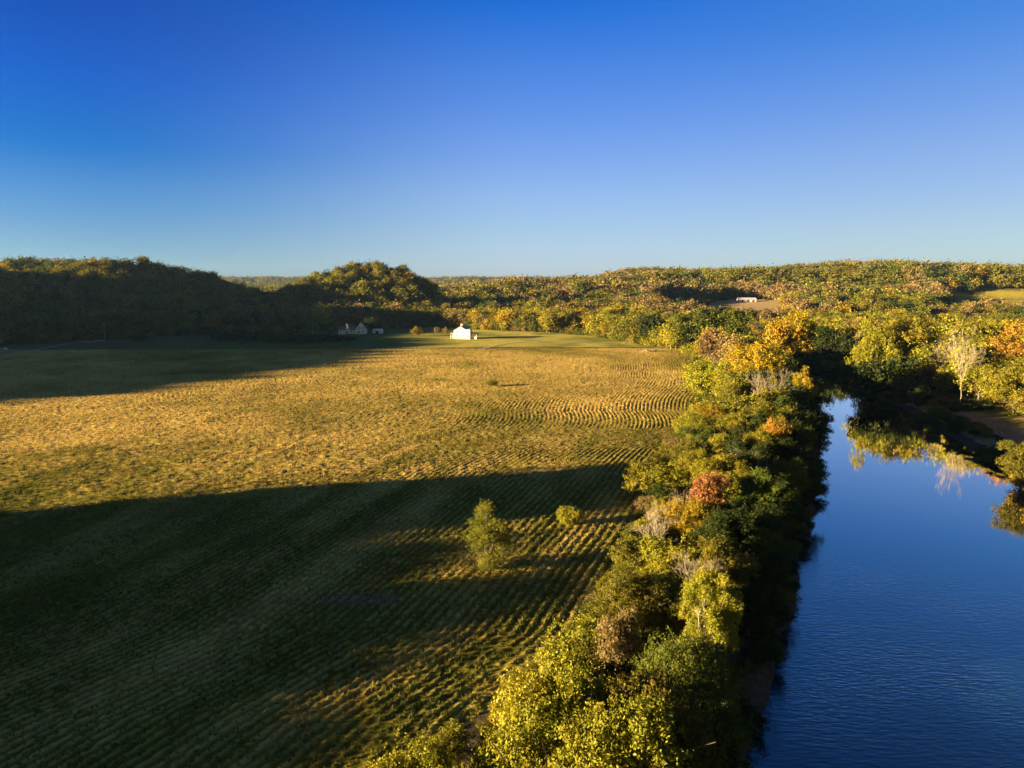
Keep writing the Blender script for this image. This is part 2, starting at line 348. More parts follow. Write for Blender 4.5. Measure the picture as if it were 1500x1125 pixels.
# ---- trees placed one by one, from what the photograph shows: (px, top py, distance, style, colour, width factor, zone, label)
HERO = [
 (845,944,39,'lobed','yellow green',.9,-1,'big sycamore with speckled yellow green leaves filling the lower edge beside the river'),
 (965,975,41,'round','olive',.8,-1,'darker olive crown joined to the riverward side of the big speckled sycamore'),
 (604,1068,37,'oval','yellow green',.85,-1,'small twin topped sapling at the lower edge, field side of the big sycamore'),
 (672,1092,35,'oval','olive',.5,0,'low olive tree squeezed between the twin topped sapling and the big sycamore'),
 (1010,925,52,'round','green',.95,-1,'shaded green tree just behind the big sycamore by the water'),
 (1068,990,46,'droop','dark green',.75,0,'dark tree leaning over the water beside the big sycamore'),
 (1040,818,68,'sparse','yellow green',.9,-1,'open airy tree with upright pale leaf sprays in front of dark bank trees'),
 (945,830,76,'shrub','olive',1.0,-1,'wide speckled olive thicket tree at the field edge beside the airy tree'),
 (905,885,70,'shrub','tan brown',.7,0,'low rusty brown shrub where the field edge meets the thicket'),
 (1045,788,84,'oval','yellow green',.6,0,'small bright lime sapling standing alone above the airy tree'),
 (1100,842,80,'droop','dark green',1.0,0,'dark green tree hanging over the river beside the airy tree'),
 (985,782,90,'shrub','yellow green',.9,0,'bright yellow green bush below the bare branches at the field edge'),
 (1042,680,108,'oval','rust red',1.0,0,'narrow rust red tree, the reddest on the river bank'),
 (1060,745,100,'oval','orange',.55,0,'small orange brown tree just riverward of the rust red tree'),
 (1110,765,98,'round','green',.9,0,'green bank tree between the orange brown tree and the water'),
 (1152,800,92,'droop','dark green',.75,0,'lowest dark tree overhanging the wide water'),
 (962,735,98,'bare','bare grey',1.2,0,'leafless grey brush spreading at the field edge by the rust red tree'),
 (1005,715,108,'bare','bare grey',.9,0,'leafless thin tree directly beside the rust red tree'),
 (975,668,132,'shrub','yellow green',1.3,0,'large bright shrub bulging over the crop rows near the rust red tree'),
 (1010,640,142,'wide','olive',.9,0,'olive tree behind the large bright field edge shrub'),
 (1085,660,128,'wide','dark green',.95,0,'broad dark tree right behind the rust red tree'),
 (1145,690,118,'droop','dark green',.9,0,'dark tree with a ragged edge against the sky reflection'),
 (1188,668,135,'droop','dark green',.8,0,'dark tree reaching farthest over the water at mid river'),
 (1137,606,150,'oval','orange',.7,0,'peach orange tree glowing in front of dark foliage'),
 (1100,628,152,'sparse','golden',.6,0,'small golden tree just field side of the peach orange tree'),
 (1180,600,170,'round','dark green',1.1,0,'dark green tree behind the peach orange tree by the river'),
 (1205,590,185,'droop','dark green',.95,0,'dark drooping tree where the river narrows'),
 (1040,592,178,'round','golden',1.0,0,'golden olive tree between the field edge and the dark river trees'),
 (1012,600,186,'shrub','yellow green',1.0,0,'rounded yellow green shrub at the field edge below the golden olive tree'),
 (1075,560,205,'wide','olive',.9,0,'olive tree in front of the large golden tree'),
 (1110,536,200,'bare','bare grey',1.1,0,'leafless white limbed tree in front of the large golden tree'),
 (1112,497,238,'wide','golden',1.15,0,'large golden tree crowning the near bank, broadest of the yellow ones'),
 (1178,535,212,'sparse','golden',.8,0,'open golden tree at the river corner'),
 (1052,520,250,'shrub','yellow green',1.2,0,'pale shrub at the field edge beside the large golden tree'),
 (1080,490,300,'round','tan brown',1.0,1,'tan brown thin leaved tree behind the field edge shrubs'),
 (1048,482,330,'wide','tan brown',1.0,1,'second tan brown tree near the wavy rows'),
 (1165,446,330,'sparse','golden',1.1,0,'tall golden tree with a white trunk rising over the bank trees'),
 (1140,468,300,'round','golden',.9,1,'golden round tree next to the tall white trunked one'),
 (1205,474,392,'round','dark green',1.0,1,'dark tree at the far end of the visible river'),
 (1232,484,385,'wide','dark green',1.0,1,'dark broad tree closing the river view'),
 (1042,448,430,'wide','green',1.1,1,'big dark green tree on the slope below the pale barn'),
 (1010,455,440,'round','green',1.0,1,'rounded green tree beside the big dark green one below the barn'),
 (1078,452,420,'round','green',.9,1,'green tree nearest below the pale barn'),
 (955,460,478,'wide','dark green',1.15,1,'single dark green tree standing over the log pile at the field corner'),
 (925,470,500,'round','olive',.9,1,'olive tree field side of the dark green corner tree'),
 (1284,474,290,'wide','yellow green',.8,0,'pale yellow green tree on the far bank opposite the golden trees'),
 (1328,458,300,'wide','yellow green',1.05,0,'tall pale green tree on the far bank with a leaning trunk showing'),
 (1378,488,275,'bare','tan brown',.75,0,'pinkish leafless tree beside the leaning trunk tree on the far bank'),
 (1392,470,292,'wide','yellow green',1.0,1,'yellow green tree between the pinkish and the white leafless trees'),
 (1416,472,246,'bare','bare grey',.6,0,'tall slim leafless tree with white trunk on the far bank'),
 (1440,468,280,'oval','olive',.9,1,'olive tree right behind the tall slim leafless tree'),
 (1476,484,258,'wide','orange',1.0,0,'broad orange gold tree on the far bank above the sunlit slope'),
 (1492,520,226,'droop','yellow green',1.25,0,'drooping lime tree at the edge of the picture on the far bank'),
 (1488,644,150,'round','olive',.85,0,'low round tree hanging over the water on the far bank slope'),
 (1512,655,150,'shrub','golden',.7,0,'golden bush behind the low round waterside tree'),
 (718,731,96,'shaggy','olive',1.0,-1,'lone shaggy tree standing in the shaded field'),
 (1300,514,272,'shrub','dark green',.9,1,'dark waterside shrub under the pale yellow green far bank tree'),
 (1345,555,250,'shrub','dark green',.8,1,'dark low shrub below the leaning trunk tree'),
 (1258,538,325,'shrub','dark green',.7,1,'dark shrub where the river bends out of sight'),
 (1400,610,205,'shrub','dark green',.6,1,'low dark shrub on the shaded slope over the water'),
 (1370,590,222,'shrub','green',.6,1,'low green shrub midway down the shaded far slope'),
]
WMUL = {'round':.66,'wide':.86,'oval':.46,'sparse':.6,'shrub':1.05,'droop':.75,'bare':.6,'shaggy':.6,'lobed':.8}
def cat_of(style, H): return ('shrub' if style == 'shrub' else 'bare tree' if style == 'bare' else 'tree')
NAME = {'round':'broadleaf_tree','wide':'spreading_tree','oval':'narrow_tree','sparse':'airy_tree','shrub':'shrub','droop':'drooping_tree','bare':'leafless_tree','shaggy':'shaggy_tree','lobed':'sycamore_tree'}
def plant_tree(x, y, z, H, style, var, colour, wf, lod, label, group, rs, name=None):
    cm, tm = get_tree(style, var, lod)
    e = empty(name or NAME[style], (x, y, z-.15), rs.uniform(0, 6.28), (H*wf, H*wf, H), label=label, category=cat_of(style, H))
    if group: e['group'] = group
    c = PAL[colour]; j = rs.uniform(.88, 1.14)
    if cm is not None:
        o = link('crown', cm, e); o.color = (c[0]*j, c[1]*j*rs.uniform(.95,1.05), c[2], 1)
        link('trunk', tm, e)
    else:
        link('branches', tm, e)
    return e
rsH = np.random.RandomState(7)
hero_xy = []
for i, (px, py, Y, style, colour, wf, lod, label) in enumerate(HERO):
    x, y, g, H = top_at(px, py, Y)
    if y < 600:                       # rooted on the bank, never in the river
        xl, xr = float(XL(y)), float(XR(y))
        if xl-.6 < x < xr+1.0:
            x0 = x; x = xl-.6 if x < (xl+xr)/2 else xr+1.0
            g2 = float(ground_h(x, y)); H += g-g2; g = g2; wf *= 1+.9*abs(x-x0)/max(H, 6)
    H = max(H, 1.5)
    plant_tree(x, y, g, H, style, i % 3, colour, wf*rsH.uniform(.95,1.05), lod, label, None, rsH)
    hero_xy.append((x, y, H*WMUL[style]*wf*.5))
    print('hero', i, label[:30], 'H=%.1f x=%.0f y=%.0f g=%.1f FE=%.0f XL=%.0f XR=%.0f' % (H, x, y, g, FE(y), XL(y), XR(y)))

# ---- candidates everywhere else
rs = np.random.RandomState(21)
def jgrid(x0, x1, y0, y1, s):
    gx, gy = np.meshgrid(np.arange(x0, x1, s), np.arange(y0, y1, s))
    return (gx+rs.uniform(-.45,.45,gx.shape)*s).ravel(), (gy+rs.uniform(-.45,.45,gy.shape)*s).ravel()
def clearing(x, y):
    t = x/np.maximum(y, 1)
    n = (fbm(x/60, y/60, 3, 15)-.5)
    barn = (((t-.328)/.058)**2 + ((y-900)/150)**2 + n*.9 < 1)
    mead = (t > .605+n*.05) & (y > 820+n*60) & (y < 1150+n*80)
    orch = (t > .36) & (t < .6) & (y > 620) & (y < 800) & (fbm(x/25, y/25, 2, 3) > .62)
    return barn | mead | orch
def wooded(x, y):
    bank = (x > FE(y)+2.5) & (x < XL(y)-1.0) & (y < 455)
    farw = (y > YFAR(x)+np.where(x < -200, 4, 0)) & (x < 109)
    farw |= (x < XL(y)-2) & (x > 95) & (y >= 440)
    setb = ip(y, [0,100,190,240,304,340,700], [45,42,36,28,14,4,2])
    rb = (x > XR(y)+setb) & (y > 20) & (y < 640)
    beyond = (y >= 600) & (x > 20)
    riv = (x > XL(y)-2) & (x < XR(y)+2) & (y < 645)
    return (bank | farw | rb | beyond) & ~riv & ~clearing(x, y)
cand = []
for (x0,x1,y0,y1,s) in ((-900,700,-100,720,7.2),(-1000,1000,720,1250,9.0),(-1900,1900,1250,2150,11),(-3200,3200,2150,3900,20),(-4800,4800,4700,5800,38)):
    x, y = jgrid(x0, x1, y0, y1, s)
    ok = wooded(x, y) & ((np.abs(x) < .92*y+25) | ((x < -300) & (x > -680) & (y > -90)))
    cand.append(np.stack([x[ok], y[ok], np.full(ok.sum(), s)], 1))
cand = np.concatenate(cand)
x, y, s = cand.T
keep = np.ones(len(x), bool)
for hx, hy, hr in hero_xy:
    keep &= np.hypot(x-hx, y-hy) > hr*.75
# thinner on the right bank plateau, so single crowns and ground show
thin = (x > XR(y)) & (y < 600) & (fbm(x/30, y/30, 2, 88) < .26)
keep &= ~thin
x, y, s = x[keep], y[keep], s[keep]; n = len(x)
z = ground_h(x, y)
ZB, ZT, ZH, ZR, ZF = 0, 1, 2, 3, 4     # near bank, treeline, left hill, right bank, far
zone = np.full(n, ZF)
zone[(x < FE(y)+60) & (x < XL(y)) & (y < 455)] = ZB
zone[(y < 760) & (y > 440) & (x > -110) & (x < 140)] = ZT
zone[(x < -60) & (ridge_h(x, y) > .6) & (y < 960)] = ZH
zone[(x > XR(y)) & (y < 700)] = ZR
H = rs.uniform(12, 19, n)
H[zone == ZH] = 10+rs.uniform(0, 1, (zone == ZH).sum())**1.6*9
bank = zone == ZB
zf_ = (zone == ZF); H[zf_] = 9+13*rs.uniform(0,1,zf_.sum())**1.4
H[bank] = rs.uniform(8, 14, bank.sum())*np.clip(.55+.05*np.minimum(x[bank]-FE(y[bank]), 14), .5, 1.15)
H[zone == ZT] = rs.uniform(11, 17, (zone == ZT).sum())
H[zone == ZR] = rs.uniform(9, 17, (zone == ZR).sum())*(.8+.4*fbm(x/40,y/40,2,5)[zone == ZR])
H[zone == ZR] *= np.where(y[zone == ZR] > 360, .82, ip(y[zone == ZR], [150,220,330,360], [1.0,1.3,1.3,1.0]))
tt = x/np.maximum(y,1); lowz = (tt > .26) & (tt < .40) & (y > 440) & (y < 800); H[lowz] *= .62
lowm = (tt > .58) & (y > 420) & (y < 840); H[lowm] *= .75
H[(tt > .21) & (tt < .30) & (y > 770) & (y < 1000)] *= .42
H[(tt > .40) & (tt < .50) & (y > 290) & (y < 425)] *= .5
far = y > 1250
H[far] = H[far]*ip(y[far], [1250,2150,5000], [1.0,1.1,1.7])
cn = np.where(y > 750, fbm(x/60, y/90, 2, 99)*.45+fbm(x/210, y/330, 3, 12)*.7-.08, fbm(x/45, y/45, 3, 99)*.7+fbm(x/260, y/260, 2, 12)*.3)
u = rs.uniform(0, 1, n)
cols = ['olive','yellow green','golden','dark green','green','orange','tan brown','rust red']
WT = {ZB:[.28,.48,.08,.05,.08,.01,.02,0], ZT:[.26,.44,.18,.03,.06,.0,.03,0], ZH:[.34,.12,.04,.18,.18,.01,.12,.01], ZR:[.32,.36,.14,.04,.07,.0,.07,0], ZF:[.46,.10,.03,.06,.10,.0,.25,0]}
ci = np.zeros(n, int)
for zc, w in WT.items():
    mk = zone == zc; c = np.cumsum(w)/np.sum(w)
    uu = (u*.34+ .66*np.clip((cn-.28)/.44, 0, 1)); uu = (np.argsort(np.argsort(uu[mk]))+.5)/max(mk.sum(),1)
    ci[mk] = np.searchsorted(c, uu).clip(0, 7)
brn = (zone == ZF) & (y < 1500) & (x/np.maximum(y,1) < .22) & (rs.uniform(0,1,n) < .55); ci[brn] = rs.choice([6,0,3], brn.sum(), p=[.5,.32,.18])
ci[(zone == ZB) & (x > XL(y)-9)] = rs.choice([3,3,4,0], ((zone == ZB) & (x > XL(y)-9)).sum())
sty = rs.choice(['round','wide','oval','droop','sparse'], n, p=[.36,.28,.2,.1,.06])
sty[(zone == ZB) & (x < FE(y)+8)] = 'shrub'
sty[(zone == ZB) & (x > XL(y)-7)] = 'droop'
H[sty == 'shrub'] *= .62
bare = (zone != ZF) & (rs.uniform(0,1,n) < .03) & (zone != ZH); sty[bare] = 'bare'
# fitting the sky line of the near river trees: nothing taller than the picture shows
lim = ip(y, [0,35,60,100,150,200,240,300,455], [3,6,7.5,9,11,13,15,16,16]); H[bank] = np.minimum(H[bank], lim[bank])
# keep the lower river open to the camera
cut = bank & (y < 74)
dist = np.hypot(x, y)
order = np.argsort(dist)
nb = 4096; occ = np.full(nb, -9.0); vis = np.zeros(n)
ang = np.arctan2(x, y); bins = ((ang+1.3)/2.6*nb)
for k in order:
    if dist[k] < 30 or abs(ang[k]) > 1.25: continue
    top = (z[k]+H[k]-CAMZ)/dist[k]; hw = .3*H[k]/dist[k]/2.6*nb
    a = max(0, int(bins[k]-hw)); b = min(nb, int(bins[k]+hw)+1)
    med = float(np.median(occ[a:b])); bot = (z[k]-CAMZ)/dist[k]
    vis[k] = max(0, top-max(med, bot))*H[k]*.6/dist[k] if abs(ang[k]) < R(36.2) else 0
    if top+3.5*(dist[k]/1000) < med-.004 and dist[k] > 850: vis[k] = -1
    prof = top-.12*H[k]/dist[k]
    occ[a:b] = np.maximum(occ[a:b], prof)
drop = (vis < 0) | cut
NIND = 300-len(HERO)-1
inf = (np.abs(x)/np.maximum(y*.99+5,1) < .71) & ~drop & (dist < 1100)
sc_ = np.where(inf, vis, 0)
ind = np.argsort(-sc_)[:NIND]
isind = np.zeros(n, bool); isind[ind] = True
print('candidates', n, 'dropped', drop.sum(), 'ind', isind.sum(), 'ind maxD', dist[ind].max())
# labels for the individuals: colour, shape, where, and rank away from the camera
WHERE = {ZB:'on the near river bank', ZT:'in the treeline behind the field', ZH:'on the shaded hill side', ZR:'on the far river bank', ZF:'on the distant rise'}
SHAPE = {'round':'round','wide':'spreading','oval':'slender','droop':'drooping','sparse':'airy','shrub':'bushy','bare':'leafless'}
ORD = ['nearest','second nearest','third nearest','fourth nearest','fifth nearest','sixth nearest','seventh nearest','eighth nearest','ninth nearest','tenth nearest','eleventh nearest','twelfth nearest']
def nth(k):
    if k < 12: return ORD[k]
    w = ['thirteenth','fourteenth','fifteenth','sixteenth','seventeenth','eighteenth','nineteenth','twentieth']
    return (w[k-12] if k-12 < 8 else 'twenty '+['first','second','third','fourth','fifth','sixth','seventh','eighth','ninth'][min(k-20, 8)])+' nearest'
groups = {}
for k in sorted(ind, key=lambda k: dist[k]):
    side = ''
    if zone[k] == ZH: side = ' behind the farmhouse' if x[k]/y[k] > -.3 else ' above the roadside poles'
    elif zone[k] == ZR: side = ' near the meadow side' if x[k]/y[k] > .58 else ' towards the river bend'
    groups.setdefault((zone[k], 'bare' if sty[k] == 'bare' else cols[ci[k]], sty[k], side), []).append(k)
rsI = np.random.RandomState(3)
HV = {'round':3,'wide':3,'oval':2,'droop':2,'sparse':2,'shrub':3,'bare':2}
for (zc, colour, st, side), ks in groups.items():
    for j, k in enumerate(ks):
        what = 'shrub' if st == 'shrub' else 'tree'
        c = 'grey' if st == 'bare' else colour
        lab = f"{nth(j)} {SHAPE[st]} {c} {what} {WHERE[zc]}{side}" if len(ks) > 1 else f"only {SHAPE[st]} {c} {what} {WHERE[zc]}{side}"
        lod = 0 if dist[k] < 190 else 1 if dist[k] < 430 else 2
        if st == 'bare': lod = min(lod+0, 2)
        plant_tree(x[k], y[k], z[k], H[k], st, int(rsI.randint(HV[st])), cols[ci[k]], rsI.uniform(.9,1.3), lod, lab, None, rsI)

# ---- one mass for each wood beyond the counted trees
INST = bpy.data.collections.new('leaf_sources')
SRC = {}
def source(style, var, lod, colour=None):
    key = (style, var, lod)
    if key not in SRC:
        cm, tm = get_tree(style, var, lod)
        # crown and trunk in one mesh for the mass
        V = np.empty(len(cm.vertices)*3, np.float32); cm.vertices.foreach_get('co', V); V = V.reshape(-1,3)
        r = np.empty(len(V), np.float32); cm.attributes['rnd'].data.foreach_get('value', r)
        c = np.empty(len(V), np.float32); cm.attributes['clump'].data.foreach_get('value', c)
        me = cm.copy() if lod == 3 else None
        if me is not None: me.materials[0] = LEAFM
        if me is None:
            V2 = np.empty(len(tm.vertices)*3, np.float32); tm.vertices.foreach_get('co', V2); V2 = V2.reshape(-1,3)
            me = bpy.data.meshes.new('mass_tree')
            nf = len(V)//4
            F = [tuple(range(4*i, 4*i+4)) for i in range(nf)] + [tuple(int(q)+len(V) for q in p.vertices) for p in tm.polygons]
            me.from_pydata(np.concatenate([V, V2]).tolist(), [], F)
            a = me.attributes.new('rnd','FLOAT','POINT'); a.data.foreach_set('value', np.concatenate([r, np.zeros(len(V2),np.float32)]))
            a = me.attributes.new('clump','FLOAT','POINT'); a.data.foreach_set('value', np.concatenate([c, np.zeros(len(V2),np.float32)]))
            me.materials.append(LEAFM); me.materials.append(tm.materials[0])
            mi = np.zeros(len(F), np.int32); mi[nf:] = 1; me.polygons.foreach_set('material_index', mi); me.update()
        o = bpy.data.objects.new('src_%03d' % len(SRC), me); INST.objects.link(o)
        SRC[key] = o
    return SRC[key]
def tints(colours, seed=1, j=.14):
    c = np.array([PAL[q] for q in colours]); r_ = np.random.RandomState(seed)
    return c*r_.uniform(1-j, 1+j, (len(c),1))*r_.uniform(.95, 1.05, c.shape)
def scatter(name, pts, scl, rot, idx, coll, tint, **props):
    """points with a tree mesh copied to each by geometry nodes (only for masses nobody could count)"""
    me = bpy.data.meshes.new(name); me.vertices.add(len(pts)); me.vertices.foreach_set('co', np.asarray(pts, np.float32).ravel())
    for an, arr, ty in (('iscale', scl, 'FLOAT_VECTOR'), ('irot', rot, 'FLOAT_VECTOR')):
        a = me.attributes.new(an, ty, 'POINT'); a.data.foreach_set('vector', np.asarray(arr, np.float32).ravel())
    a = me.attributes.new('iidx', 'INT', 'POINT'); a.data.foreach_set('value', np.asarray(idx, np.int32))
    a = me.attributes.new('itint', 'FLOAT_COLOR', 'POINT'); a.data.foreach_set('color', np.concatenate([np.asarray(tint, np.float32), np.ones((len(pts),1), np.float32)], 1).ravel())
    me.update()
    o = link(name, me, None, kind='stuff', **props)
    ng = bpy.data.node_groups.new(name+'_spread', 'GeometryNodeTree')
    ng.interface.new_socket('Geometry', in_out='INPUT', socket_type='NodeSocketGeometry')
    ng.interface.new_socket('Geometry', in_out='OUTPUT', socket_type='NodeSocketGeometry')
    gi = ng.nodes.new('NodeGroupInput'); go = ng.nodes.new('NodeGroupOutput')
    mp = ng.nodes.new('GeometryNodeMeshToPoints')
    ic = ng.nodes.new('GeometryNodeCollectionInfo'); ic.inputs['Collection'].default_value = coll; ic.inputs['Separate Children'].default_value = True; ic.inputs['Reset Children'].default_value = True
    io = ng.nodes.new('GeometryNodeInstanceOnPoints'); io.inputs['Pick Instance'].default_value = True
    def na(nm, ty):
        q = ng.nodes.new('GeometryNodeInputNamedAttribute'); q.data_type = ty; q.inputs['Name'].default_value = nm; return q.outputs['Attribute']
    L = ng.links.new
    L(gi.outputs[0], mp.inputs['Mesh']); L(mp.outputs[0], io.inputs['Points']); L(ic.outputs[0], io.inputs['Instance'])
    L(na('iidx','INT'), io.inputs['Instance Index']); L(na('irot','FLOAT_VECTOR'), io.inputs['Rotation']); L(na('iscale','FLOAT_VECTOR'), io.inputs['Scale'])
    L(io.outputs[0], go.inputs[0])
    md = o.modifiers.new('spread', 'NODES'); md.node_group = ng
    return o
def mass(name, mk, coll_name, lodf, label, cat):
    global INST, SRC
    INST = bpy.data.collections.new(coll_name); SRC = {}
    ks = np.nonzero(mk)[0]
    if not len(ks): return
    rr = np.random.RandomState(len(ks))
    okey = [];
    for k in ks:
        st = sty[k] if sty[k] != 'bare' else 'oval'
        okey.append((st, int(rr.randint(2)), lodf(dist[k]), cols[ci[k]]))
    for q in sorted(set(okey)): source(*q)
    names = {q: i for i, q in enumerate(sorted(SRC, key=lambda q: SRC[q].name))}
    idx = [names[q[:3]] for q in okey]
    wf = rr.uniform(.95, 1.35, len(ks)); hh = H[ks]
    scl = np.stack([hh*wf, hh*wf, hh], 1); rot = np.stack([np.zeros(len(ks)), np.zeros(len(ks)), rr.uniform(0,6.28,len(ks))], 1)
    scatter(name, np.stack([x[ks], y[ks], z[ks]-.2], 1), scl, rot, idx, INST, tints([q[3] for q in okey], len(ks)), label=label, category=cat)
rest = ~drop & ~isind
lodf = lambda d: 1 if d < 330 else 2 if d < 950 else 3
mass('hill_forest', rest & (zone == ZH), 'hill_sources', lodf, 'dense dark autumn wood covering the hill behind the field', 'forest')
mass('river_woodland', rest & ((zone == ZB) | (zone == ZR) | (zone == ZT)), 'river_sources', lodf, 'mixed golden and green woodland along both river banks', 'forest')
mass('distant_forest', rest & (zone == ZF), 'far_sources', lodf, 'olive and brown forest rolling away to the horizon', 'forest')

# ---- undergrowth: on the banks
INST = bpy.data.collections.new('undergrowth_sources'); SRC = {}
ux, uy = jgrid(-140, 330, 18, 470, 2.6)
d1 = XL(uy)-ux
nb1 = (ux > FE(uy)+.3) & (d1 > -1.5)
nb2 = (ux > XR(uy)-.5) & (ux < XR(uy)+60) & (fbm(ux/14, uy/14, 2, 44) > np.clip(.40+.004*(ux-XR(uy)), 0, .62)) & ~((ux > XR(uy)+14) & (ux < XR(uy)+40) & (uy < 235) & (uy > 185))
mk = (nb1 | nb2) & (np.abs(ux) < .95*uy+20); ux, uy = ux[mk], uy[mk]
ex, ey = jgrid(-620, 125, 40, 720, 3.6); em = (ey > YFAR(ex)+np.where(ex < -200, 3, -2)) & (ey < YFAR(ex)+24); nbank = len(ux)
ux = np.concatenate([ux, ex[em]]); uy = np.concatenate([uy, ey[em]])
uz = ground_h(ux, uy); ru = np.random.RandomState(5)
us = ru.uniform(1.2, 3.4, len(ux)); us[ux > XR(uy)] *= .75
us *= ip(uy, [0,60,120], [.6,.8,1]); us[nbank:] = ru.uniform(3.0, 7.5, len(us)-nbank)
ucol = ['olive','yellow green','green','dark green','tan brown','golden']
keys = [('shrub', int(ru.randint(3)), 1 if v < 200 else 2, ucol[int(ru.choice(6, p=[.28,.40,.12,.06,.08,.06])) if d > 7 else int(ru.choice([0,2,3]))]) for v, d in zip(uy, XL(uy)-ux)]
for q in sorted(set(keys)): source(*q)
nm = {q: i for i, q in enumerate(sorted(SRC, key=lambda q: SRC[q].name))}
scatter('undergrowth', np.stack([ux, uy, uz-.1], 1), np.stack([us*1.2, us*1.2, us], 1), np.stack([us*0, us*0, ru.uniform(0,6.28,len(us))], 1), [nm[q[:3]] for q in keys], INST, tints([q[3] for q in keys], 9),
        label='tangled bushes and weeds covering both river banks', category='undergrowth')

# ---- the tree belt west of the field that shades it (beyond the picture's edge)
INST = bpy.data.collections.new('belt_sources'); SRC = {}
bx, by, bh = [], [], []
rb_ = np.random.RandomState(8)
def belt_h(s):
    return float(ip(s, [-200,10,22,26,36,40,46,50,62,76,80,84,86,98,101,104,116,119,134], [28,27,26,22,21.5,27,26,20,20,20,25,25,20.5,20,26,20,19,27,28]))
for row, x0 in enumerate((-131,-142,-154,-166)):
    s0 = 133.0
    while s0 > -190:
        yb = (s0+x0*math.sin(R(SUN_AZ)))/math.cos(R(SUN_AZ)); 
        bx.append(x0+rb_.uniform(-1.5,1.5)); by.append(yb); bh.append((belt_h(s0)+row*1.5)*rb_.uniform(.93,1.03)-(0 if s0 > 118 else 3.2*float(vnoise(s0/5.5, 0.5, 5)))); s0 -= rb_.uniform(4.5,6.5)
bx, by, bh = map(np.array, (bx, by, bh))
keys = [(('round','wide')[int(rb_.randint(2))], int(rb_.randint(2)), 1, ('olive','green')[int(rb_.randint(2))]) for _ in bx]
for q in sorted(set(keys)): source(*q)
nm = {q: i for i, q in enumerate(sorted(SRC, key=lambda q: SRC[q].name))}
scatter('tree_belt', np.stack([bx, by, ground_h(bx, by)-.2], 1), np.stack([bh*.95, bh*.95, bh], 1), np.stack([bh*0, bh*0, rb_.uniform(0,6.28,len(bh))], 1), [nm[q[:3]] for q in keys], INST, tints([q[3] for q in keys], 9),
        label='tall belt of olive trees west of the field', category='forest')

# ------------------------------------------------------------------ ground
def ground_colour(x, y, z):
    n = len(x); C = np.zeros((n,3))
    t = x/np.maximum(y, 1)
    n1 = fbm(x/30, y/30, 4, 201); n2 = fbm(x/7, y/7, 3, 211); n3 = fbm(x/90, y/90, 3, 221)
    c = lambda r,g,b: np.array([r,g,b])
    forest = c(.075,.055,.028)+(n2[:,None]-.5)*c(.05,.04,.02)
    C[:] = forest
    # crop field: cut golden stalks over green regrowth
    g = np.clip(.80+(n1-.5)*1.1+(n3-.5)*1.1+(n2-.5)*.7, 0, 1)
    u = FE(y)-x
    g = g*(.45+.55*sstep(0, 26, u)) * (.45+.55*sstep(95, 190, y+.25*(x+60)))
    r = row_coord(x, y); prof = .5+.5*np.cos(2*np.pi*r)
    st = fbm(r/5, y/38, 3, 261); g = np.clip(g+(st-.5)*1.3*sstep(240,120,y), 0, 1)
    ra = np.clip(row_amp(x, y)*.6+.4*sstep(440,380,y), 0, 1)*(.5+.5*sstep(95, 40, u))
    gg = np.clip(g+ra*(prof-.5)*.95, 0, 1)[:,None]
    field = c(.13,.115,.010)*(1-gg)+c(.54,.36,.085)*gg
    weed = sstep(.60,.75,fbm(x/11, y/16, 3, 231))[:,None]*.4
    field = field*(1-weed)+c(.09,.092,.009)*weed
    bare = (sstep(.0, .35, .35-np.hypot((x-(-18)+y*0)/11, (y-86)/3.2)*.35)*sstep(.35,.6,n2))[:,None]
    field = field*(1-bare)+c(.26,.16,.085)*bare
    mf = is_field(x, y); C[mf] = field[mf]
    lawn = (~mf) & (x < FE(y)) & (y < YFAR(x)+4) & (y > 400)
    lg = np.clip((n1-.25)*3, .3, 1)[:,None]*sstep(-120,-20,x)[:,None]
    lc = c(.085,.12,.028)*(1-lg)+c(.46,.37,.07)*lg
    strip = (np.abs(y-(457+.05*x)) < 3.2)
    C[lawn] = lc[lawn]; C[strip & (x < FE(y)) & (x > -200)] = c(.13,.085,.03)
    left = (~mf) & (x < -200) & (y < YFAR(x)+8) & (y > -120)
    C[left] = (c(.10,.11,.03)+0*lc)[left]
    rb = (x > XR(y)) & (y < 420) & (x < XR(y)+120)
    so = np.clip((n2-.4)*3+.3, 0, 1)[:,None]
    rc = c(.29,.185,.095)*so+c(.14,.15,.03)*(1-so); C[rb] = rc[rb]
    wet = (z < -3.0) & (x > XL(y)-9) & (x < XR(y)+9) & (y < 650); C[wet] = c(.085,.06,.04)
    cl = clearing(x, y) & (y > 600)
    tan = t < .45
    C[cl & tan] = c(.40,.28,.13); C[cl & ~tan] = (c(.33,.27,.04)*(.8+.4*n1[:,None]))[cl & ~tan]
    return C
fine = np.linspace(R(-38.5), R(38.5), 1150)
coarseR = np.linspace(R(38.5), R(180), 90)[1:]; coarseL = np.linspace(R(-180), R(-38.5), 90)[:-1]
angs = np.concatenate([coarseL, fine, coarseR])
rad = [3.0, 12.0, 25.0, 36.0]
while rad[-1] < 9000:
    r_ = rad[-1]; rad.append(r_*(1.0042 if r_ < 330 else 1.006 if r_ < 520 else 1.02))
rad = np.array(rad)
A_, R_ = np.meshgrid(angs, rad)
GX = (np.sin(A_)*R_).ravel(); GY = (np.cos(A_)*R_).ravel()
GZ = ground_h(GX, GY, rows=True)
GC = ground_colour(GX, GY, GZ)
na_, nr_ = len(angs), len(rad)
i0 = (np.arange(nr_-1)[:,None]*na_+np.arange(na_-1)[None,:]).ravel()
F = np.stack([i0, i0+1, i0+1+na_, i0+na_], 1)[:, ::-1]
m, nt, b, out = mat_new('earth')
at = N(nt,'ShaderNodeAttribute', attribute_name='albedo'); tc = N(nt,'ShaderNodeNewGeometry')
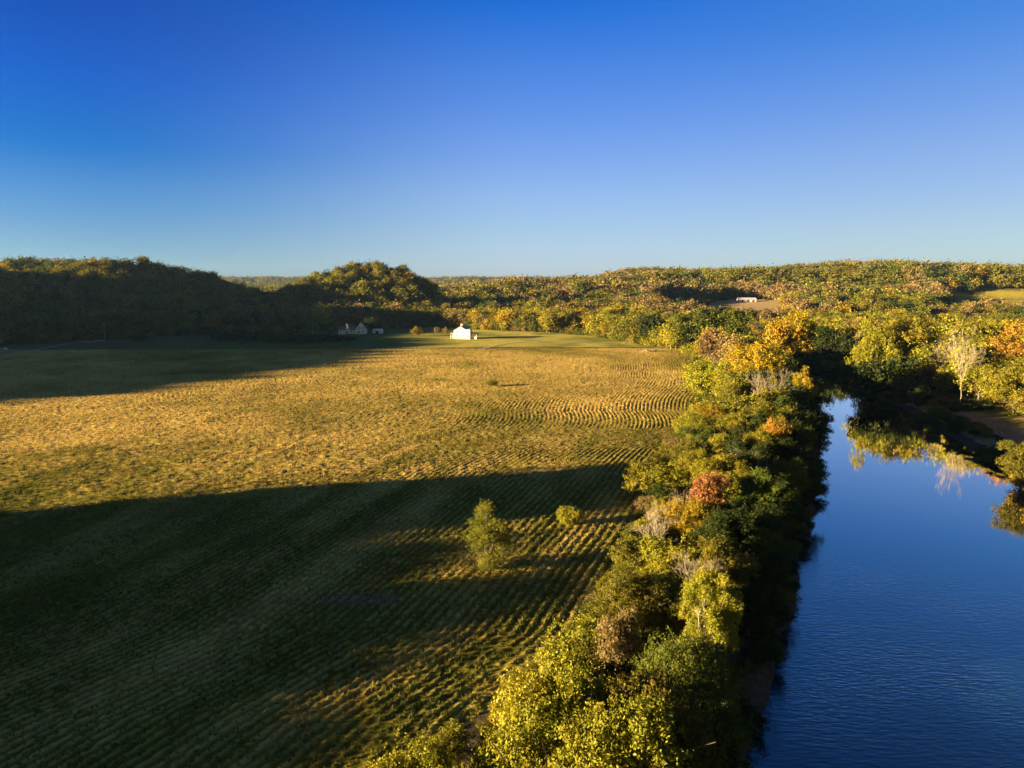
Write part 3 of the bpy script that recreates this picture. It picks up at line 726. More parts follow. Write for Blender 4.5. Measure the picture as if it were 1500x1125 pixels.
def noise_node(scale, detail=4, rough=.6):
    q = N(nt,'ShaderNodeTexNoise'); q.inputs['Scale'].default_value=scale; q.inputs['Detail'].default_value=detail; q.inputs['Roughness'].default_value=rough
    nt.links.new(tc.outputs['Position'], q.inputs['Vector']); return q.outputs['Fac']
na = noise_node(.9, 6, .7); nb_ = noise_node(.11, 4)
mr1 = N(nt,'ShaderNodeMapRange'); mr1.inputs['From Min'].default_value=.3; mr1.inputs['From Max'].default_value=.7; mr1.inputs['To Min'].default_value=.6; mr1.inputs['To Max'].default_value=1.4; nt.links.new(na, mr1.inputs['Value'])
hs = N(nt,'ShaderNodeHueSaturation'); mr2 = N(nt,'ShaderNodeMapRange'); mr2.inputs['From Min'].default_value=.3; mr2.inputs['From Max'].default_value=.7; mr2.inputs['To Min'].default_value=.485; mr2.inputs['To Max'].default_value=.515; nt.links.new(nb_, mr2.inputs['Value'])
nt.links.new(mr2.outputs[0], hs.inputs['Hue']); nt.links.new(mr1.outputs[0], hs.inputs['Value']); nt.links.new(at.outputs['Color'], hs.inputs['Color'])
nt.links.new(hs.outputs[0], b.inputs['Base Color']); b.inputs['Roughness'].default_value=.95; b.inputs['Specular IOR Level'].default_value=.0
bp = N(nt,'ShaderNodeBump'); bp.inputs['Strength'].default_value=.55; bp.inputs['Distance'].default_value=.5; nt.links.new(na, bp.inputs['Height']); nt.links.new(bp.outputs[0], b.inputs['Normal'])
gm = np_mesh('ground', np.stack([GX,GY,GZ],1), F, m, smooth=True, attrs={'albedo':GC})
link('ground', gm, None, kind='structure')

# ---- stubble tufts along the rows
def tuft(rs, k=11, wide=.5):
    V = []; F = []; r = []
    for i in range(k):
        a = rs.uniform(0, 6.28); d = rs.uniform(0, .5)*wide; b_ = np.array([math.cos(a)*d, math.sin(a)*d, -.1]); ln = rs.uniform(.5,1)
        lean = rs.normal(size=2)*.3; tp = b_+np.array([lean[0], lean[1], ln]); w = rs.uniform(.05,.12); q = rs.uniform(0,3.14); sd = np.array([math.cos(q),math.sin(q),0])*w
        V += [b_-sd, b_+sd, tp+sd*.3, tp-sd*.3]; F.append((4*i,4*i+1,4*i+2,4*i+3)); r += [rs.uniform()]*4
    return np_mesh('tuft', np.array(V), np.array(F), LEAFM, attrs={'rnd':np.array(r),'clump':np.full(len(r),.5)})
TC = bpy.data.collections.new('tuft_sources'); rt = np.random.RandomState(4)
tcols = [(.50,.34,.10),(.30,.22,.05),(.17,.15,.025),(.11,.115,.02)]
for i in range(12):
    o = bpy.data.objects.new('tuft_%02d' % i, tuft(rt)); TC.objects.link(o)
tx = []; ty = []
for (y0, y1, dens) in ((38,75,9.0),(75,120,7.),(120,190,4.2),(190,300,2.6),(300,450,1.0)):
    ncell = int((y1-y0)*(2*.78*(y0+y1)/2)*dens*1.15)
    yy = rt.uniform(y0, y1, ncell); xx = rt.uniform(-.78, .5, ncell)*yy
    tx.append(xx); ty.append(yy)
tx = np.concatenate(tx); ty = np.concatenate(ty)
pr = .5+.5*np.cos(2*np.pi*row_coord(tx, ty)); am = np.clip(row_amp(tx, ty), 0, 1)
ok = is_field(tx, ty) & (rt.uniform(0,1,len(tx)) < (1-am)*.4+am*pr**2*.8)
tx, ty = tx[ok], ty[ok]; tz = ground_h(tx, ty, rows=True)
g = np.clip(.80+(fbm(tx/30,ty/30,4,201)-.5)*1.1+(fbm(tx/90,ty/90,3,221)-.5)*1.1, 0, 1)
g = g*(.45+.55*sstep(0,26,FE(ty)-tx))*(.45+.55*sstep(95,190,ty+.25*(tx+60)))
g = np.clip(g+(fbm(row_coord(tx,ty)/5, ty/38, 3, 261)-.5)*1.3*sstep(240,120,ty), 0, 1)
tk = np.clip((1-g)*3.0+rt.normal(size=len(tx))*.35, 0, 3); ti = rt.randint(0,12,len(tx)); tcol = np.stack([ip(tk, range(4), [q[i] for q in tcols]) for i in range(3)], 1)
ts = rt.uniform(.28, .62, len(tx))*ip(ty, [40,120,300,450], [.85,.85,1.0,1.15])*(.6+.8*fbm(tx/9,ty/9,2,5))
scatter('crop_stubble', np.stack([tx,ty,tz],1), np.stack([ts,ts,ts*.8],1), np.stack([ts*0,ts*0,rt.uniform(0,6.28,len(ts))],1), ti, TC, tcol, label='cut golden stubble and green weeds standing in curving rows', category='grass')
print('tufts', len(tx))

# ------------------------------------------------------------------ water
def water():
    xs = np.linspace(-400, 420, 12); ys = np.linspace(-320, 700, 12)
    X_, Y_ = np.meshgrid(xs, ys); V = np.stack([X_.ravel(), Y_.ravel(), np.full(X_.size, -4.0)], 1)
    i = (np.arange(11)[:,None]*12+np.arange(11)[None,:]).ravel(); F = np.stack([i,i+1,i+13,i+12],1)
    # only along the river
    cx = V[F].mean(1); w = np.array([(cc[0] > XL(cc[1])-110) and (cc[0] < XR(cc[1])+110) for cc in cx])
    m, nt, b, out = mat_new('river_water')
    b.inputs['Base Color'].default_value=(.008,.03,.06,1); b.inputs['Roughness'].default_value=.03; b.inputs['IOR'].default_value=2.3
    tc = N(nt,'ShaderNodeNewGeometry'); mp = N(nt,'ShaderNodeMapping'); mp.inputs['Rotation'].default_value=(0,0,R(35)); mp.inputs['Scale'].default_value=(.35,1.1,1)
    nt.links.new(tc.outputs['Position'], mp.inputs['Vector'])
    n1 = N(nt,'ShaderNodeTexNoise'); n1.inputs['Scale'].default_value=2.4; n1.inputs['Detail'].default_value=4; nt.links.new(mp.outputs[0], n1.inputs['Vector'])
    n2 = N(nt,'ShaderNodeTexNoise'); n2.inputs['Scale'].default_value=.03; n2.inputs['Detail'].default_value=2; nt.links.new(tc.outputs['Position'], n2.inputs['Vector'])
    # the breeze ripples the near reach, the far reach lies calm
    sx = N(nt,'ShaderNodeSeparateXYZ'); nt.links.new(tc.outputs['Position'], sx.inputs[0])
    mr = N(nt,'ShaderNodeMapRange'); mr.inputs['From Min'].default_value=50; mr.inputs['From Max'].default_value=130; mr.inputs['To Min'].default_value=.30; mr.inputs['To Max'].default_value=.005; nt.links.new(sx.outputs['Y'], mr.inputs['Value'])
    mu = N(nt,'ShaderNodeMath', operation='MULTIPLY'); nt.links.new(mr.outputs[0], mu.inputs[0]); 
    m3 = N(nt,'ShaderNodeMapRange'); m3.inputs['From Min'].default_value=.35; m3.inputs['From Max'].default_value=.6; m3.inputs['To Min'].default_value=.35; m3.inputs['To Max'].default_value=1.2; nt.links.new(n2.outputs['Fac'], m3.inputs['Value']); nt.links.new(m3.outputs[0], mu.inputs[1])
    bp = N(nt,'ShaderNodeBump'); bp.inputs['Distance'].default_value=.35; nt.links.new(mu.outputs[0], bp.inputs['Strength']); nt.links.new(n1.outputs['Fac'], bp.inputs['Height']); nt.links.new(bp.outputs[0], b.inputs['Normal'])
    nt.nodes.remove(b); lw = N(nt,'ShaderNodeLayerWeight'); lw.inputs['Blend'].default_value=.5
    pw = N(nt,'ShaderNodeMath', operation='POWER'); pw.inputs[1].default_value=3.2; nt.links.new(lw.outputs['Facing'], pw.inputs[0]); pm = N(nt,'ShaderNodeMath', operation='MULTIPLY', use_clamp=True); pm.inputs[1].default_value=1.7; nt.links.new(pw.outputs[0], pm.inputs[0]); pw = pm
    df = N(nt,'ShaderNodeBsdfDiffuse'); df.inputs[0].default_value=(.006,.022,.045,1); gl = N(nt,'ShaderNodeBsdfGlossy'); gl.inputs['Color'].default_value=(1,.96,.88,1); gl.inputs['Roughness'].default_value=.03
    mxs = N(nt,'ShaderNodeMixShader'); nt.links.new(pw.outputs[0], mxs.inputs[0]); nt.links.new(df.outputs[0], mxs.inputs[1]); nt.links.new(gl.outputs[0], mxs.inputs[2]); nt.links.new(mxs.outputs[0], out.inputs['Surface'])
    nt.links.new(bp.outputs[0], gl.inputs['Normal']); nt.links.new(bp.outputs[0], lw.inputs['Normal'])
    link('water', np_mesh('water', V, F[w], m), None, kind='structure')
water()

# ------------------------------------------------------------------ roads
def ribbon(name, pts, w, mat, lift=.06):
    P = np.array(pts, float); t = np.linspace(0, len(P)-1, len(P)*14); X = ip(t, range(len(P)), P[:,0]); Y = ip(t, range(len(P)), P[:,1])
    dx = np.gradient(X); dy = np.gradient(Y); L = np.hypot(dx, dy); nx, ny = -dy/L, dx/L
    V = []
    for k in (-1, 0, 1):
        a = X+nx*w/2*k; b_ = Y+ny*w/2*k; V.append(np.stack([a, b_, ground_h(a, b_)+lift+.12], 1))
    n = len(X); V = np.concatenate(V); F = []
    for k in range(2):
        for i in range(n-1): F.append((k*n+i, k*n+i+1, (k+1)*n+i+1, (k+1)*n+i))
    return link(name, np_mesh(name, V, np.array(F)[:, ::-1], mat), None, kind='structure')
ASPH = simple('asphalt', (.12,.115,.11), .9, .15, .8); DIRT = simple('dirt_track', (.36,.27,.16), .95, .2, .5)
road_px = [(0,517),(60,511),(103,503),(150,501),(200,497),(290,491)]
ribbon('road', [gnd(a, b_) for a, b_ in road_px], 5.0, ASPH)
ribbon('path', [gnd(a, b_) for a, b_ in ((703,512),(740,504),(790,499),(850,502),(905,506))], 2.2, DIRT)

exec_parts = True
# ------------------------------------------------------------------ buildings
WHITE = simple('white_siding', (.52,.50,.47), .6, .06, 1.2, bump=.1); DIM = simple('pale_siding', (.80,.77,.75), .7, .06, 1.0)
GREENROOF = simple('green_metal_roof', (.085,.13,.10), .5, .15, .8); GREYROOF = simple('grey_shingle', (.13,.12,.14), .85, .2, 2.0)
GLASS = simple('window_glass', (.03,.035,.045), .12, .1); TRIM = simple('white_trim', (.8,.8,.78), .5, .04); BRICK = simple('chimney_brick', (.62,.52,.44), .85, .2, 4)
DARKW = simple('dark_interior', (.03,.028,.026), .9, .2); METAL = simple('barn_metal', (.46,.44,.44), .45, .08, .3); WOOD = simple('weathered_wood', (.16,.12,.09), .9, .3, 3)
CREAM = simple('stone_foundation', (.55,.45,.3), .9, .15, 2)
def window(parent, x, z, w, h, y, axis='y-'):
    """y- : on a wall facing -y at y ; x+ / x- on a wall facing +x / -x (then x is the coordinate along y)"""
    f = MB(); g = MB(); t = .09; s = -1
    def put(mb, a0, a1, z0, z1, d0, d1):
        if axis == 'y-': mb.box(a0, a1, y-d1, y-d0, z0, z1)
        elif axis == 'x+': mb.box(y+d0, y+d1, a0, a1, z0, z1)
        else: mb.box(y-d1, y-d0, a0, a1, z0, z1)
    put(f, x-w/2-t, x-w/2, z-h/2-t, z+h/2+t, .003, .08); put(f, x+w/2, x+w/2+t, z-h/2-t, z+h/2+t, .003, .08)
    put(f, x-w/2, x+w/2, z+h/2, z+h/2+t, .003, .08); put(f, x-w/2, x+w/2, z-h/2-t, z-h/2, .003, .12); put(f, x-w/2, x+w/2, z-.03, z+.03, .03, .07)
    wn = f.build('window', TRIM, parent); put(g, x-w/2, x+w/2, z-h/2, z+h/2, .003, .025); g.build('pane', GLASS, wn)
# white farmhouse in the sun
hx, hy = -39.0, 535.0; hz = float(ground_h(hx, hy))
H1 = empty('farmhouse', (hx, hy, hz), R(-14), label='white two storey farmhouse in full sun with green roof at the field end', category='house')
mb = MB(); mb.gwall(-5.2,5.2,0,11,.7,6.6,9.6); w_ = mb.build('wall', WHITE, H1)
mb = MB(); mb.box(-5.3,5.3,-.1,11.1,-.6,.7); mb.build('foundation', CREAM, H1)
mb = MB(); mb.gable(-5.2,5.2,0,11,6.65,9.65,'y',.18,.35); rf = mb.build('roof', GREENROOF, H1)
mb = MB(); mb.box(-.6,.7,3.0,4.2,8.8,11.0); mb.box(-.75,.85,2.85,4.35,11.0,11.25); mb.build('chimney', BRICK, rf)
mb = MB(); mb.box(5.2,8.1,-1.2,3.6,-.4,7.3); mb.build('side_wing', WHITE, H1)
mb = MB(); mb.poly([(5.0,-1.4,7.3),(8.3,-1.4,7.3),(8.3,3.8,7.9),(5.0,3.8,7.9),(5.0,-1.4,7.5),(8.3,-1.4,7.5),(8.3,3.8,8.1),(5.0,3.8,8.1)], [(0,3,2,1),(4,5,6,7),(0,1,5,4),(1,2,6,5),(2,3,7,6),(3,0,4,7)]); mb.build('wing_roof', GREENROOF, H1)
for wx_, wz_ in ((-2.6,2.6),(2.6,2.6),(-2.6,5.3),(2.6,5.3)): window(H1, wx_, wz_, .8, 1.3, 0)
window(H1, 0, 8.0, .6, .8, 0); window(H1, 6.7, 5.2, .8, 1.3, -1.2); window(H1, 6.7, 2.2, .8, 1.3, -1.2)
for yy_ in (2.5, 8): window(H1, yy_, 3.0, .8, 1.3, -5.2, 'x-')
for yy_ in (6, 9): window(H1, yy_, 5.2, .8, 1.2, 5.2, 'x+')
po = MB(); po.box(8.1,12.6,.5,5.5,.5,.75); porch = po.build('porch', TRIM, H1)
mb = MB(); mb.poly([(8.12,.0,4.6),(13.1,.0,3.4),(13.1,6,3.4),(8.12,6,4.6),(8.12,.0,4.8),(13.1,.0,3.6),(13.1,6,3.6),(8.12,6,4.8)], [(0,3,2,1),(4,5,6,7),(0,1,5,4),(1,2,6,5),(2,3,7,6),(3,0,4,7)]); mb.build('porch_roof', GREYROOF, porch)
for a in (8.6, 10.5, 12.4):
    mb = MB(); mb.box(a-.12,a+.12,.6,.84,.75,3.5 if a > 11 else 4.2-.24*(a-8.6)); mb.build('post', TRIM, porch)
mb = MB(); mb.box(8.12,12.5,.52,.62,.76,1.75); mb.build('railing', TRIM, porch)
mb = MB(); mb.box(8.2,12.5,.7,5.3,-.4,.48); mb.build('porch_skirt', WHITE, porch)
mb = MB(); mb.box(-.55,.55,-.09,-.003,-.2,.9); mb.build('cellar_door', DARKW, H1)
# wooden stair and deck on the field-left side
dk = MB(); dk.box(-8.0,-5.25,1,5,3.2,3.4); deck = dk.build('deck', WOOD, H1)
for px_, py_ in ((-7.9,1.1),(-7.9,4.9),(-5.6,1.1)):
    mb = MB(); mb.box(px_-.1,px_+.1,py_-.1,py_+.1,-.4,3.2); mb.build('post', TRIM, deck)
mb = MB(); mb.box(-8,-5.3,1.0,1.07,4.3,4.4); mb.box(-8,-7.93,1.07,5,4.3,4.4)
for k in range(6): mb.box(-8+k*.53,-7.93+k*.53,1.0,1.07,3.4,4.3)
mb.build('railing', TRIM, deck)
mb = MB()
for k in range(10): mb.box(-7.9+k*.27,-7.6+k*.27,-.1,.95,3.2-.33*(k+1),3.28-.33*(k+1))
mb.build('stair', TRIM, deck)

# shaded farmhouse by the hill foot
hx, hy, _ = atY(527, 488, 592); hz = float(ground_h(hx, hy))
H2 = empty('long_house', (hx, hy, hz), R(4), label='pale house in shade at the hill foot with tall gable and long low wing', category='house')
mb = MB(); mb.gwall(-3.2,5.0,0,9,-.3,4.6,9.4); mb.build('wall', DIM, H2)
mb = MB(); mb.gable(-3.2,5.0,0,9,4.65,9.45,'y',.2,.4); r2 = mb.build('roof', GREYROOF, H2)
mb = MB(); mb.gwall(-17.5,-3.25,1,8,-.3,3.6,6.0,'x'); mb.build('low_wing', DIM, H2)
mb = MB(); mb.gable(-17.5,-3.7,1,8,3.65,6.05,'x',.2,.4); mb.build('wing_roof', GREYROOF, H2)
mb = MB(); mb.box(-9.6,-8.8,.1,.97,-.3,7.4); mb.box(-9.7,-8.7,.0,1.0,7.4,7.6); mb.build('chimney', TRIM, H2)
for a, h in ((-.8,2.2),(2.6,2.2),(-.4,5.2),(2.2,5.2)): window(H2, a, h, .9, 1.3, 0)
window(H2, .9, 7.5, .7, .9, 0)
for a in (-15.5,-13,-7,-5): window(H2, a, 2.0, .9, 1.2, 1)
mb = MB(); mb.box(-11.6,-10.6,.9,.997,-.2,1.95); d_ = mb.build('door', DARKW, H2); mb = MB(); mb.box(-10.8,-10.72,.84,.9,.85,.95); mb.build('handle', METAL, d_)
mb = MB(); mb.box(-21,-10,-1.8,.0,-.2,.18); mb.build('terrace', DIM, H2)
sx_, sy_, _ = atY(552, 485, 600); sz_ = float(ground_h(sx_, sy_))
H3 = empty('garden_shed', (sx_, sy_, sz_), R(-8), label='small white shed in shade standing apart beside the long pale house', category='shed')
mb = MB(); mb.gwall(-3.8,3.8,0,5,-.3,2.4,3.7,'x'); mb.build('wall', DIM, H3)
mb = MB(); mb.gable(-3.8,3.8,0,5,2.45,3.75,'x',.15,.3); mb.build('roof', TRIM, H3)
mb = MB(); mb.box(-1.2,1.2,-.06,-.003,-.2,2.0); mb.build('door', DARKW, H3)
window(H3, 2.5, 1.4, .7, .8, 0)
# barn on the far rise
bx_, by_, _ = atY(1095, 440, 985); bz_ = float(ground_h(bx_, by_))
zt = atY(1095, 436.0, 985)[2]
bz_ = max(bz_, zt-6)
H4 = empty('long_barn', (bx_, by_, bz_), R(-4), label='long pale metal barn in the tan clearing on the far rise', category='barn')
mb = MB(); mb.gwall(-12,12,0,11,-2,3.2,5.8,'x'); mb.build('wall', METAL, H4)
mb = MB(); mb.gable(-12,12,0,11,3.25,5.85,'x',.15,.5); mb.build('roof', METAL, H4)
for a in (-7, 1, 8):
    mb = MB(); mb.box(a-1.6,a+1.6,-.06,-.003,-1.5,2.6); mb.build('door', DARKW, H4)
# ------------------------------------------------------------------ vehicles
def car(px, py, Y, rz, col, label, van=False):
    x_, y_, _ = atY(px, py, Y); z_ = float(ground_h(x_, y_))+.12
    e = empty('parked_van' if van else 'parked_car', (x_, y_, z_), rz, label=label, category='van' if van else 'car')
    paint = simple('car_paint', col, .3, .03)
    prof = [(-2.3,.35),(-2.35,.95),(-2.2,1.75),(-1.9,2.0),(1.0,2.0),(1.55,1.25),(2.3,1.05),(2.4,.6),(2.3,.35)] if van else [(-2.2,.35),(-2.25,.85),(-1.6,.95),(-1.15,1.42),(.35,1.45),(1.0,.98),(2.1,.85),(2.25,.6),(2.2,.35)]
    mb = MB(); n = len(prof); mb.poly([(a,-.88,b_) for a,b_ in prof]+[(a,.88,b_) for a,b_ in prof], [tuple(range(n)), tuple(range(2*n-1,n-1,-1))]+[(i,i+n,(i+1)%n+n,(i+1)%n) for i in range(n)]); mb.build('body', paint, e)
    for sd in (-1, 1):
        mb = MB(); ya = .885*sd; q = [(-1.9,1.2),(-1.8,1.7),(.9,1.7),(1.3,1.2)] if van else [(-1.35,1.0),(-1.05,1.36),(.28,1.36),(.75,1.0)]
        p = [(a,ya,b_) for a,b_ in q]; mb.poly(p+[(a,ya+.012*sd,b_) for a,_,b_ in p], [(0,1,2,3),(7,6,5,4),(0,4,5,1),(1,5,6,2),(2,6,7,3),(3,7,4,0)]); mb.build('window', GLASS, e)
        for wx in (-1.4, 1.4):
            mb = MB(); mb.tube([(wx,.72*sd,.34),(wx,.93*sd,.34)], [.34,.34], 14); wl = mb.build('wheel', DARKW, e)
            mb = MB(); mb.tube([(wx,.93*sd,.34),(wx,.945*sd,.34)], [.19,.19], 10); mb.build('rim', METAL, wl)
    return e
car(526, 487.5, 583, R(8), (.75,.78,.82), 'white van parked in front of the long pale house', True)
car(7, 512, gnd(7, 513)[1], R(-20), (.45,.58,.72), 'pale blue car on the road at the hill foot')
# guard rail along the road
gx0, gy0 = gnd(103, 501.5)[0], gnd(103, 501.5)[1]
gr = empty('guard_rail', (0,0,0), 0, label='pale curved guard rail beside the road at the hill foot', category='guard rail')
pts = []
for a, b_ in ((103,500),(112,501.5),(125,501.7),(140,501),(152,500)):
    q = gnd(a, b_); pts.append((q[0], q[1], float(ground_h(*q))+.75))
mb = MB(); mb.tube(pts, [.24]*len(pts), 6); mb.build('rail', METAL, gr)
for p in pts:
    mb = MB(); mb.tube([(p[0],p[1],p[2]-1.2),(p[0],p[1],p[2]-.2)], [.09,.09], 6); mb.build('post', WOOD, gr)
# utility poles
def pole(px, py0, py1, Y, label):
    x_, y_, z0 = atY(px, py0, Y); g_ = float(ground_h(x_, y_)); z1 = atY(px, py1, Y)[2]
    e = empty('utility_pole', (x_, y_, g_), R(20), label=label, category='utility pole', group='wooden poles along the hill foot'); h = max(z1-g_, 7)
    mb = MB(); mb.tube([(0,0,-.3),(0,0,h)], [.22,.15], 8); mb.build('post', POLEW, e)
    mb = MB(); mb.box(-1.1,1.1,.16,.28,h-.9,h-.74); ca = mb.build('crossarm', POLEW, e)
    for a in (-.95,0,.95):
        mb = MB(); mb.tube([(a,.22,h-.74),(a,.22,h-.5)], [.05,.04], 6); mb.build('insulator', TRIM, ca)
POLEW = simple('pole_wood', (.34,.30,.26), .85, .2, 3)
pole(154, 498, 472, 505, 'wooden pole standing by the curved guard rail'); pole(371, 484, 466, 590, 'wooden pole above the dark hedge nearest the hill slope')
pole(458, 485, 468, 600, 'wooden pole between the dark hedge and the long house'); pole(509, 494, 474, 560, 'thin pole in front of the low wing of the long house')
# hedges, yard bushes, field bushes
rsB = np.random.RandomState(17)
def bush(px, py0, py1, wpx, colour, label, lod=1, name='bush', group=None, style='shrub'):
    x_, y_ = gnd(px, py0); g_ = float(ground_h(x_, y_)); h = max(atY(px, py1, y_)[2]-g_, .8); W = wpx*y_/FPX
    cm, tm = get_tree(style, int(rsB.randint(3)), lod)
    sc = W/1.05 if style == 'shrub' else W/.66
    e = empty(name, (x_, y_, g_-.1), rsB.uniform(0,6.28), (sc, sc, h*1.12), label=label, category=name.replace('_',' '))
    if group: e['group'] = group
    o = link('crown', cm, e); o.color = (*PAL[colour], 1); link('trunk', tm, e)
bush(612,492.5,480,15,'golden','round golden bush at the shadow edge beside the white farmhouse')
bush(641,488,480,7,'tan brown','small brown bush between the golden bush and the white farmhouse', 2)
bush(652,488,481,9,'tan brown','wider brown bush next to the wall of the white farmhouse', 2)
bush(721,566,556,15,'yellow green','small lone bush far out in the sunlit field casting a long shadow', 0)
bush(833,770,741,32,'yellow green','lime bush behind the lone shaggy tree in the shaded strip', 0)
bush(543,488,468,15,'dark green','dark yard tree between the long house and the shed', 2, 'yard_tree', None, 'round')
for i, (a, b0, b1, w_) in enumerate(((205,500,488,22),(305,492,478,30),(330,499,489,34),(362,500,487,36),(396,501,488,36),(430,501,487,40),(462,501,489,36),(492,500,490,30),(512,499,492,20))):
    bush(a, b0, b1, w_, 'dark green', ('dark roadside bush by the hill foot', 'tall dark bush where the road meets the slope', 'first clump of the dark hedge at the field head', 'second clump of the dark hedge at the field head', 'third clump of the dark hedge at the field head', 'fourth clump of the dark hedge below the pole', 'fifth clump of the dark hedge at the field head', 'sixth thinner clump of the dark hedge near the long house', 'small end clump of the dark hedge nearest the long house')[i], 2, 'hedge_bush')
# log pile under the dark tree
lx, ly = gnd(957, 515); lz = float(ground_h(lx, ly))
lp = empty('log_pile', (lx, ly, lz), R(5), label='pale jumbled log pile under the dark green tree at the field corner', category='log pile')
rl = np.random.RandomState(2)
for k in range(16):
    a = rl.uniform(-6, 6); b_ = rl.uniform(-1.5, 1.5); c_ = .3+.9*rl.uniform()*max(0, 1-abs(a)/6); an = rl.uniform(-.5,.5); L = rl.uniform(1.2, 2.6)
    mb = MB(); mb.tube([(a-math.cos(an)*L,b_-math.sin(an)*L,c_),(a+math.cos(an)*L,b_+math.sin(an)*L,c_+rl.uniform(-.2,.6))], [rl.uniform(.16,.34), .14], 7); mb.build('log', PALEBARK, lp)
lx, ly = gnd(917, 504); lz = float(ground_h(lx, ly))
lp = empty('brush_heap', (lx, ly, lz), 0, label='low pinkish heap of dry brush by the treeline near the dark green tree', category='brush heap')
for k in range(22):
    a = rl.uniform(-4, 4); b_ = rl.uniform(-1, 1); an = rl.uniform(-1.2,1.2)
    mb = MB(); mb.tube([(a,b_,0),(a+math.cos(an)*1.8,b_+.3,rl.uniform(.8,2.2))], [.13,.05], 4); mb.build('branch', PALEBARK, lp)

# ------------------------------------------------------------------ air
def haze(dens):
    mb = MB(); mb.box(-7000,7000,-600,7000,-9,230)
    m = bpy.data.materials.new('air'); m.use_nodes = True; nt = m.node_tree; nt.nodes.clear()
    o = nt.nodes.new('ShaderNodeOutputMaterial'); v = nt.nodes.new('ShaderNodeVolumePrincipled'); v.inputs['Density'].default_value=dens; v.inputs['Color'].default_value=(.36,.64,1,1); v.inputs['Anisotropy'].default_value=.3
    nt.links.new(v.outputs[0], o.inputs['Volume']); mb.build('haze', m, None, kind='stuff')
HAZE = 0.000028
if HAZE: haze(HAZE)

# ------------------------------------------------------------------ sky, sun, camera
w = bpy.data.worlds.new('World'); S.world = w; w.use_nodes = True; nt = w.node_tree
sk = nt.nodes.new('ShaderNodeTexSky'); sk.sky_type = 'NISHITA'; sk.sun_disc = False
sk.sun_elevation = R(SUN_EL); sk.sun_rotation = math.atan2(-SD[0], -SD[1]); sk.altitude = 300; sk.air_density = 1.0; sk.dust_density = 0.3; sk.ozone_density = 5.0
sk.ozone_density = 3.0; SKYK = .57
tc = N(nt,'ShaderNodeTexCoord'); sx = N(nt,'ShaderNodeSeparateXYZ'); nt.links.new(tc.outputs['Generated'], sx.inputs[0])
zf = N(nt,'ShaderNodeMath', operation='MULTIPLY'); zf.inputs[1].default_value = 2.5; nt.links.new(sx.outputs['Z'], zf.inputs[0])
def ramp(stops):
    r = N(nt,'ShaderNodeValToRGB'); cr = r.color_ramp
    while len(cr.elements) < len(stops): cr.elements.new(.5)
    for e, (z_, c) in zip(cr.elements, stops): e.position = z_*2.5; e.color = (*[q*SKYK for q in c], 1)
    nt.links.new(zf.outputs[0], r.inputs[0]); return r.outputs[0]
# clearness of the evening air: deep blue over the sunward side, paler opposite the sun
rl_ = ramp([(.02,(.28,.43,.78)),(.068,(.224,.355,.632)),(.120,(.128,.31,.60)),(.164,(.01,.245,.60)),(.234,(0,.20,.66)),(.298,(0,.16,.60))])
rc_ = ramp([(.015,(.52,.59,1.0)),(.073,(.592,.581,.80)),(.127,(.60,.574,.79)),(.196,(.47,.52,.84)),(.277,(.26,.45,.89)),(.349,(.037,.36,.90))])
rr_ = ramp([(.03,(.436,.469,.66)),(.053,(.455,.454,.583)),(.091,(.48,.43,.548)),(.164,(.46,.417,.564)),(.234,(.34,.394,.608)),(.298,(.176,.36,.64))])
def mrx(a, b_):
    q = N(nt,'ShaderNodeMapRange', interpolation_type='SMOOTHSTEP'); q.inputs['From Min'].default_value=a; q.inputs['From Max'].default_value=b_; nt.links.new(sx.outputs['X'], q.inputs['Value']); return q.outputs[0]
def mixc(f, a, b_):
    q = N(nt,'ShaderNodeMix', data_type='RGBA'); nt.links.new(f, q.inputs['Factor']); nt.links.new(a, q.inputs[6]); nt.links.new(b_, q.inputs[7]); return q.outputs[2]
tot = mixc(mrx(-.02,.62), mixc(mrx(-.52,.02), rl_, rc_), rr_)
yb = N(nt,'ShaderNodeMapRange', interpolation_type='SMOOTHSTEP'); yb.inputs['From Min'].default_value=.25; yb.inputs['From Max'].default_value=-.35; nt.links.new(sx.outputs['Y'], yb.inputs['Value'])
bk = N(nt,'ShaderNodeRGB'); bk.outputs[0].default_value = (.27*SKYK,.20*SKYK,.15*SKYK,1)
tot = mixc(yb.outputs[0], tot, bk.outputs[0])
mu = N(nt,'ShaderNodeVectorMath', operation='MULTIPLY'); nt.links.new(sk.outputs[0], mu.inputs[0]); nt.links.new(tot, mu.inputs[1])
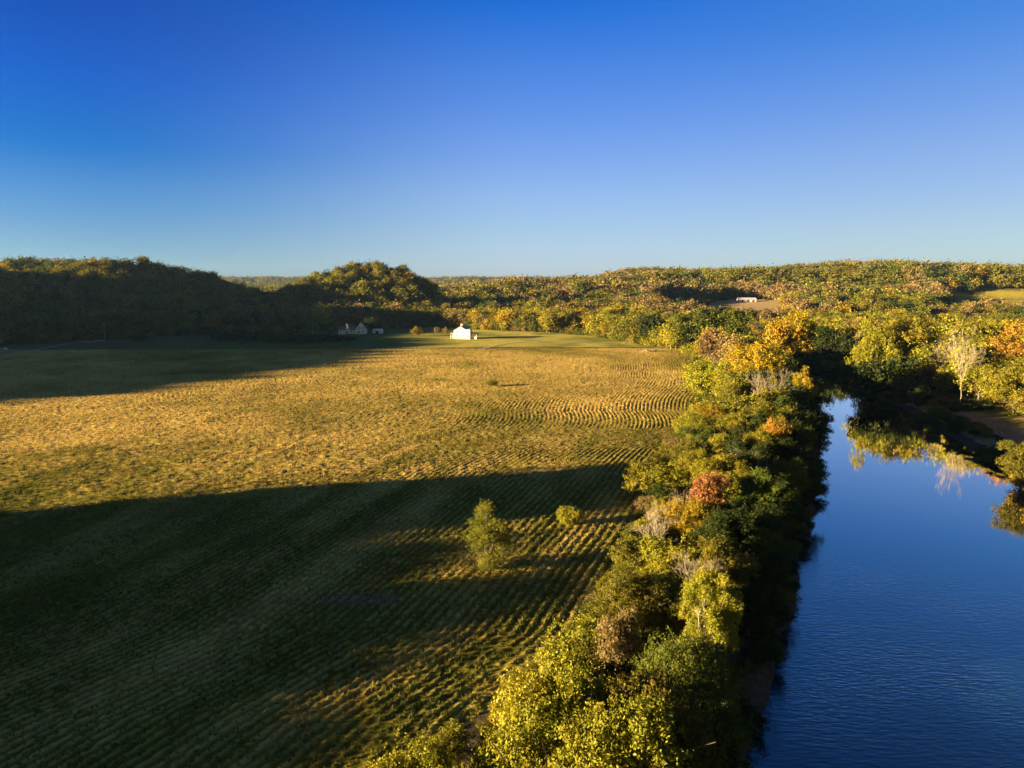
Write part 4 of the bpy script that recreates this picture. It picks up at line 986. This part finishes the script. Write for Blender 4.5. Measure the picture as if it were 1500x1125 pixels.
# thin streaks of cloud low over the right horizon
cmp_ = N(nt,'ShaderNodeMapping'); cmp_.inputs['Scale'].default_value = (5,5,95); nt.links.new(tc.outputs['Generated'], cmp_.inputs['Vector'])
cn_ = N(nt,'ShaderNodeTexNoise'); cn_.inputs['Scale'].default_value = 1.0; cn_.inputs['Detail'].default_value = 5; nt.links.new(cmp_.outputs[0], cn_.inputs['Vector'])
def mr2(src, a, b_, c=0, d=1):
    q = N(nt,'ShaderNodeMapRange', interpolation_type='SMOOTHSTEP'); q.inputs['From Min'].default_value=a; q.inputs['From Max'].default_value=b_; q.inputs['To Min'].default_value=c; q.inputs['To Max'].default_value=d; nt.links.new(src, q.inputs['Value']); return q.outputs[0]
def mm(a, b_):
    q = N(nt,'ShaderNodeMath', operation='MULTIPLY'); nt.links.new(a, q.inputs[0]); nt.links.new(b_, q.inputs[1]); return q.outputs[0]
cf = mm(mm(mr2(cn_.outputs['Fac'], .48, .66, 0, .55), mr2(sx.outputs['X'], .36, .5)), mm(mr2(sx.outputs['Z'], .008, .016), mr2(sx.outputs['Z'], .047, .028)))
cc_ = N(nt,'ShaderNodeRGB'); cc_.outputs[0].default_value = (.8,.95,1.25,1)
nt.links.new(mixc(cf, mu.outputs[0], cc_.outputs[0]), nt.nodes['Background'].inputs[0]); nt.nodes['Background'].inputs[1].default_value = .10
sl = bpy.data.lights.new('sun', 'SUN'); sl.energy = 5.0; sl.angle = R(.5); sl.color = (1, .76, .42)
so = bpy.data.objects.new('sun', sl); COL.objects.link(so)
from mathutils import Vector
dv = Vector((SD[0]*math.cos(R(SUN_EL)), SD[1]*math.cos(R(SUN_EL)), -math.sin(R(SUN_EL))))
so.rotation_euler = dv.to_track_quat('-Z', 'Y').to_euler()
cam = bpy.data.cameras.new('camera'); cam.sensor_width = 36; cam.lens = FPX/1500*36; cam.clip_start = .5; cam.clip_end = 20000
co = bpy.data.objects.new('camera', cam); COL.objects.link(co); co.location = (0,0,CAMZ); co.rotation_euler = (R(90-PITCH), 0, 0); S.camera = co
S.view_settings.view_transform = 'Standard'; S.view_settings.look = 'None'; S.view_settings.gamma = 1; S.view_settings.exposure = 2.5
S.cycles.max_bounces = 6; S.cycles.diffuse_bounces = 2; S.cycles.transmission_bounces = 3; S.cycles.glossy_bounces = 3; S.cycles.volume_bounces = 0
S.cycles.use_adaptive_sampling = True; S.cycles.use_denoising = True
S.cycles.sample_clamp_indirect = 4
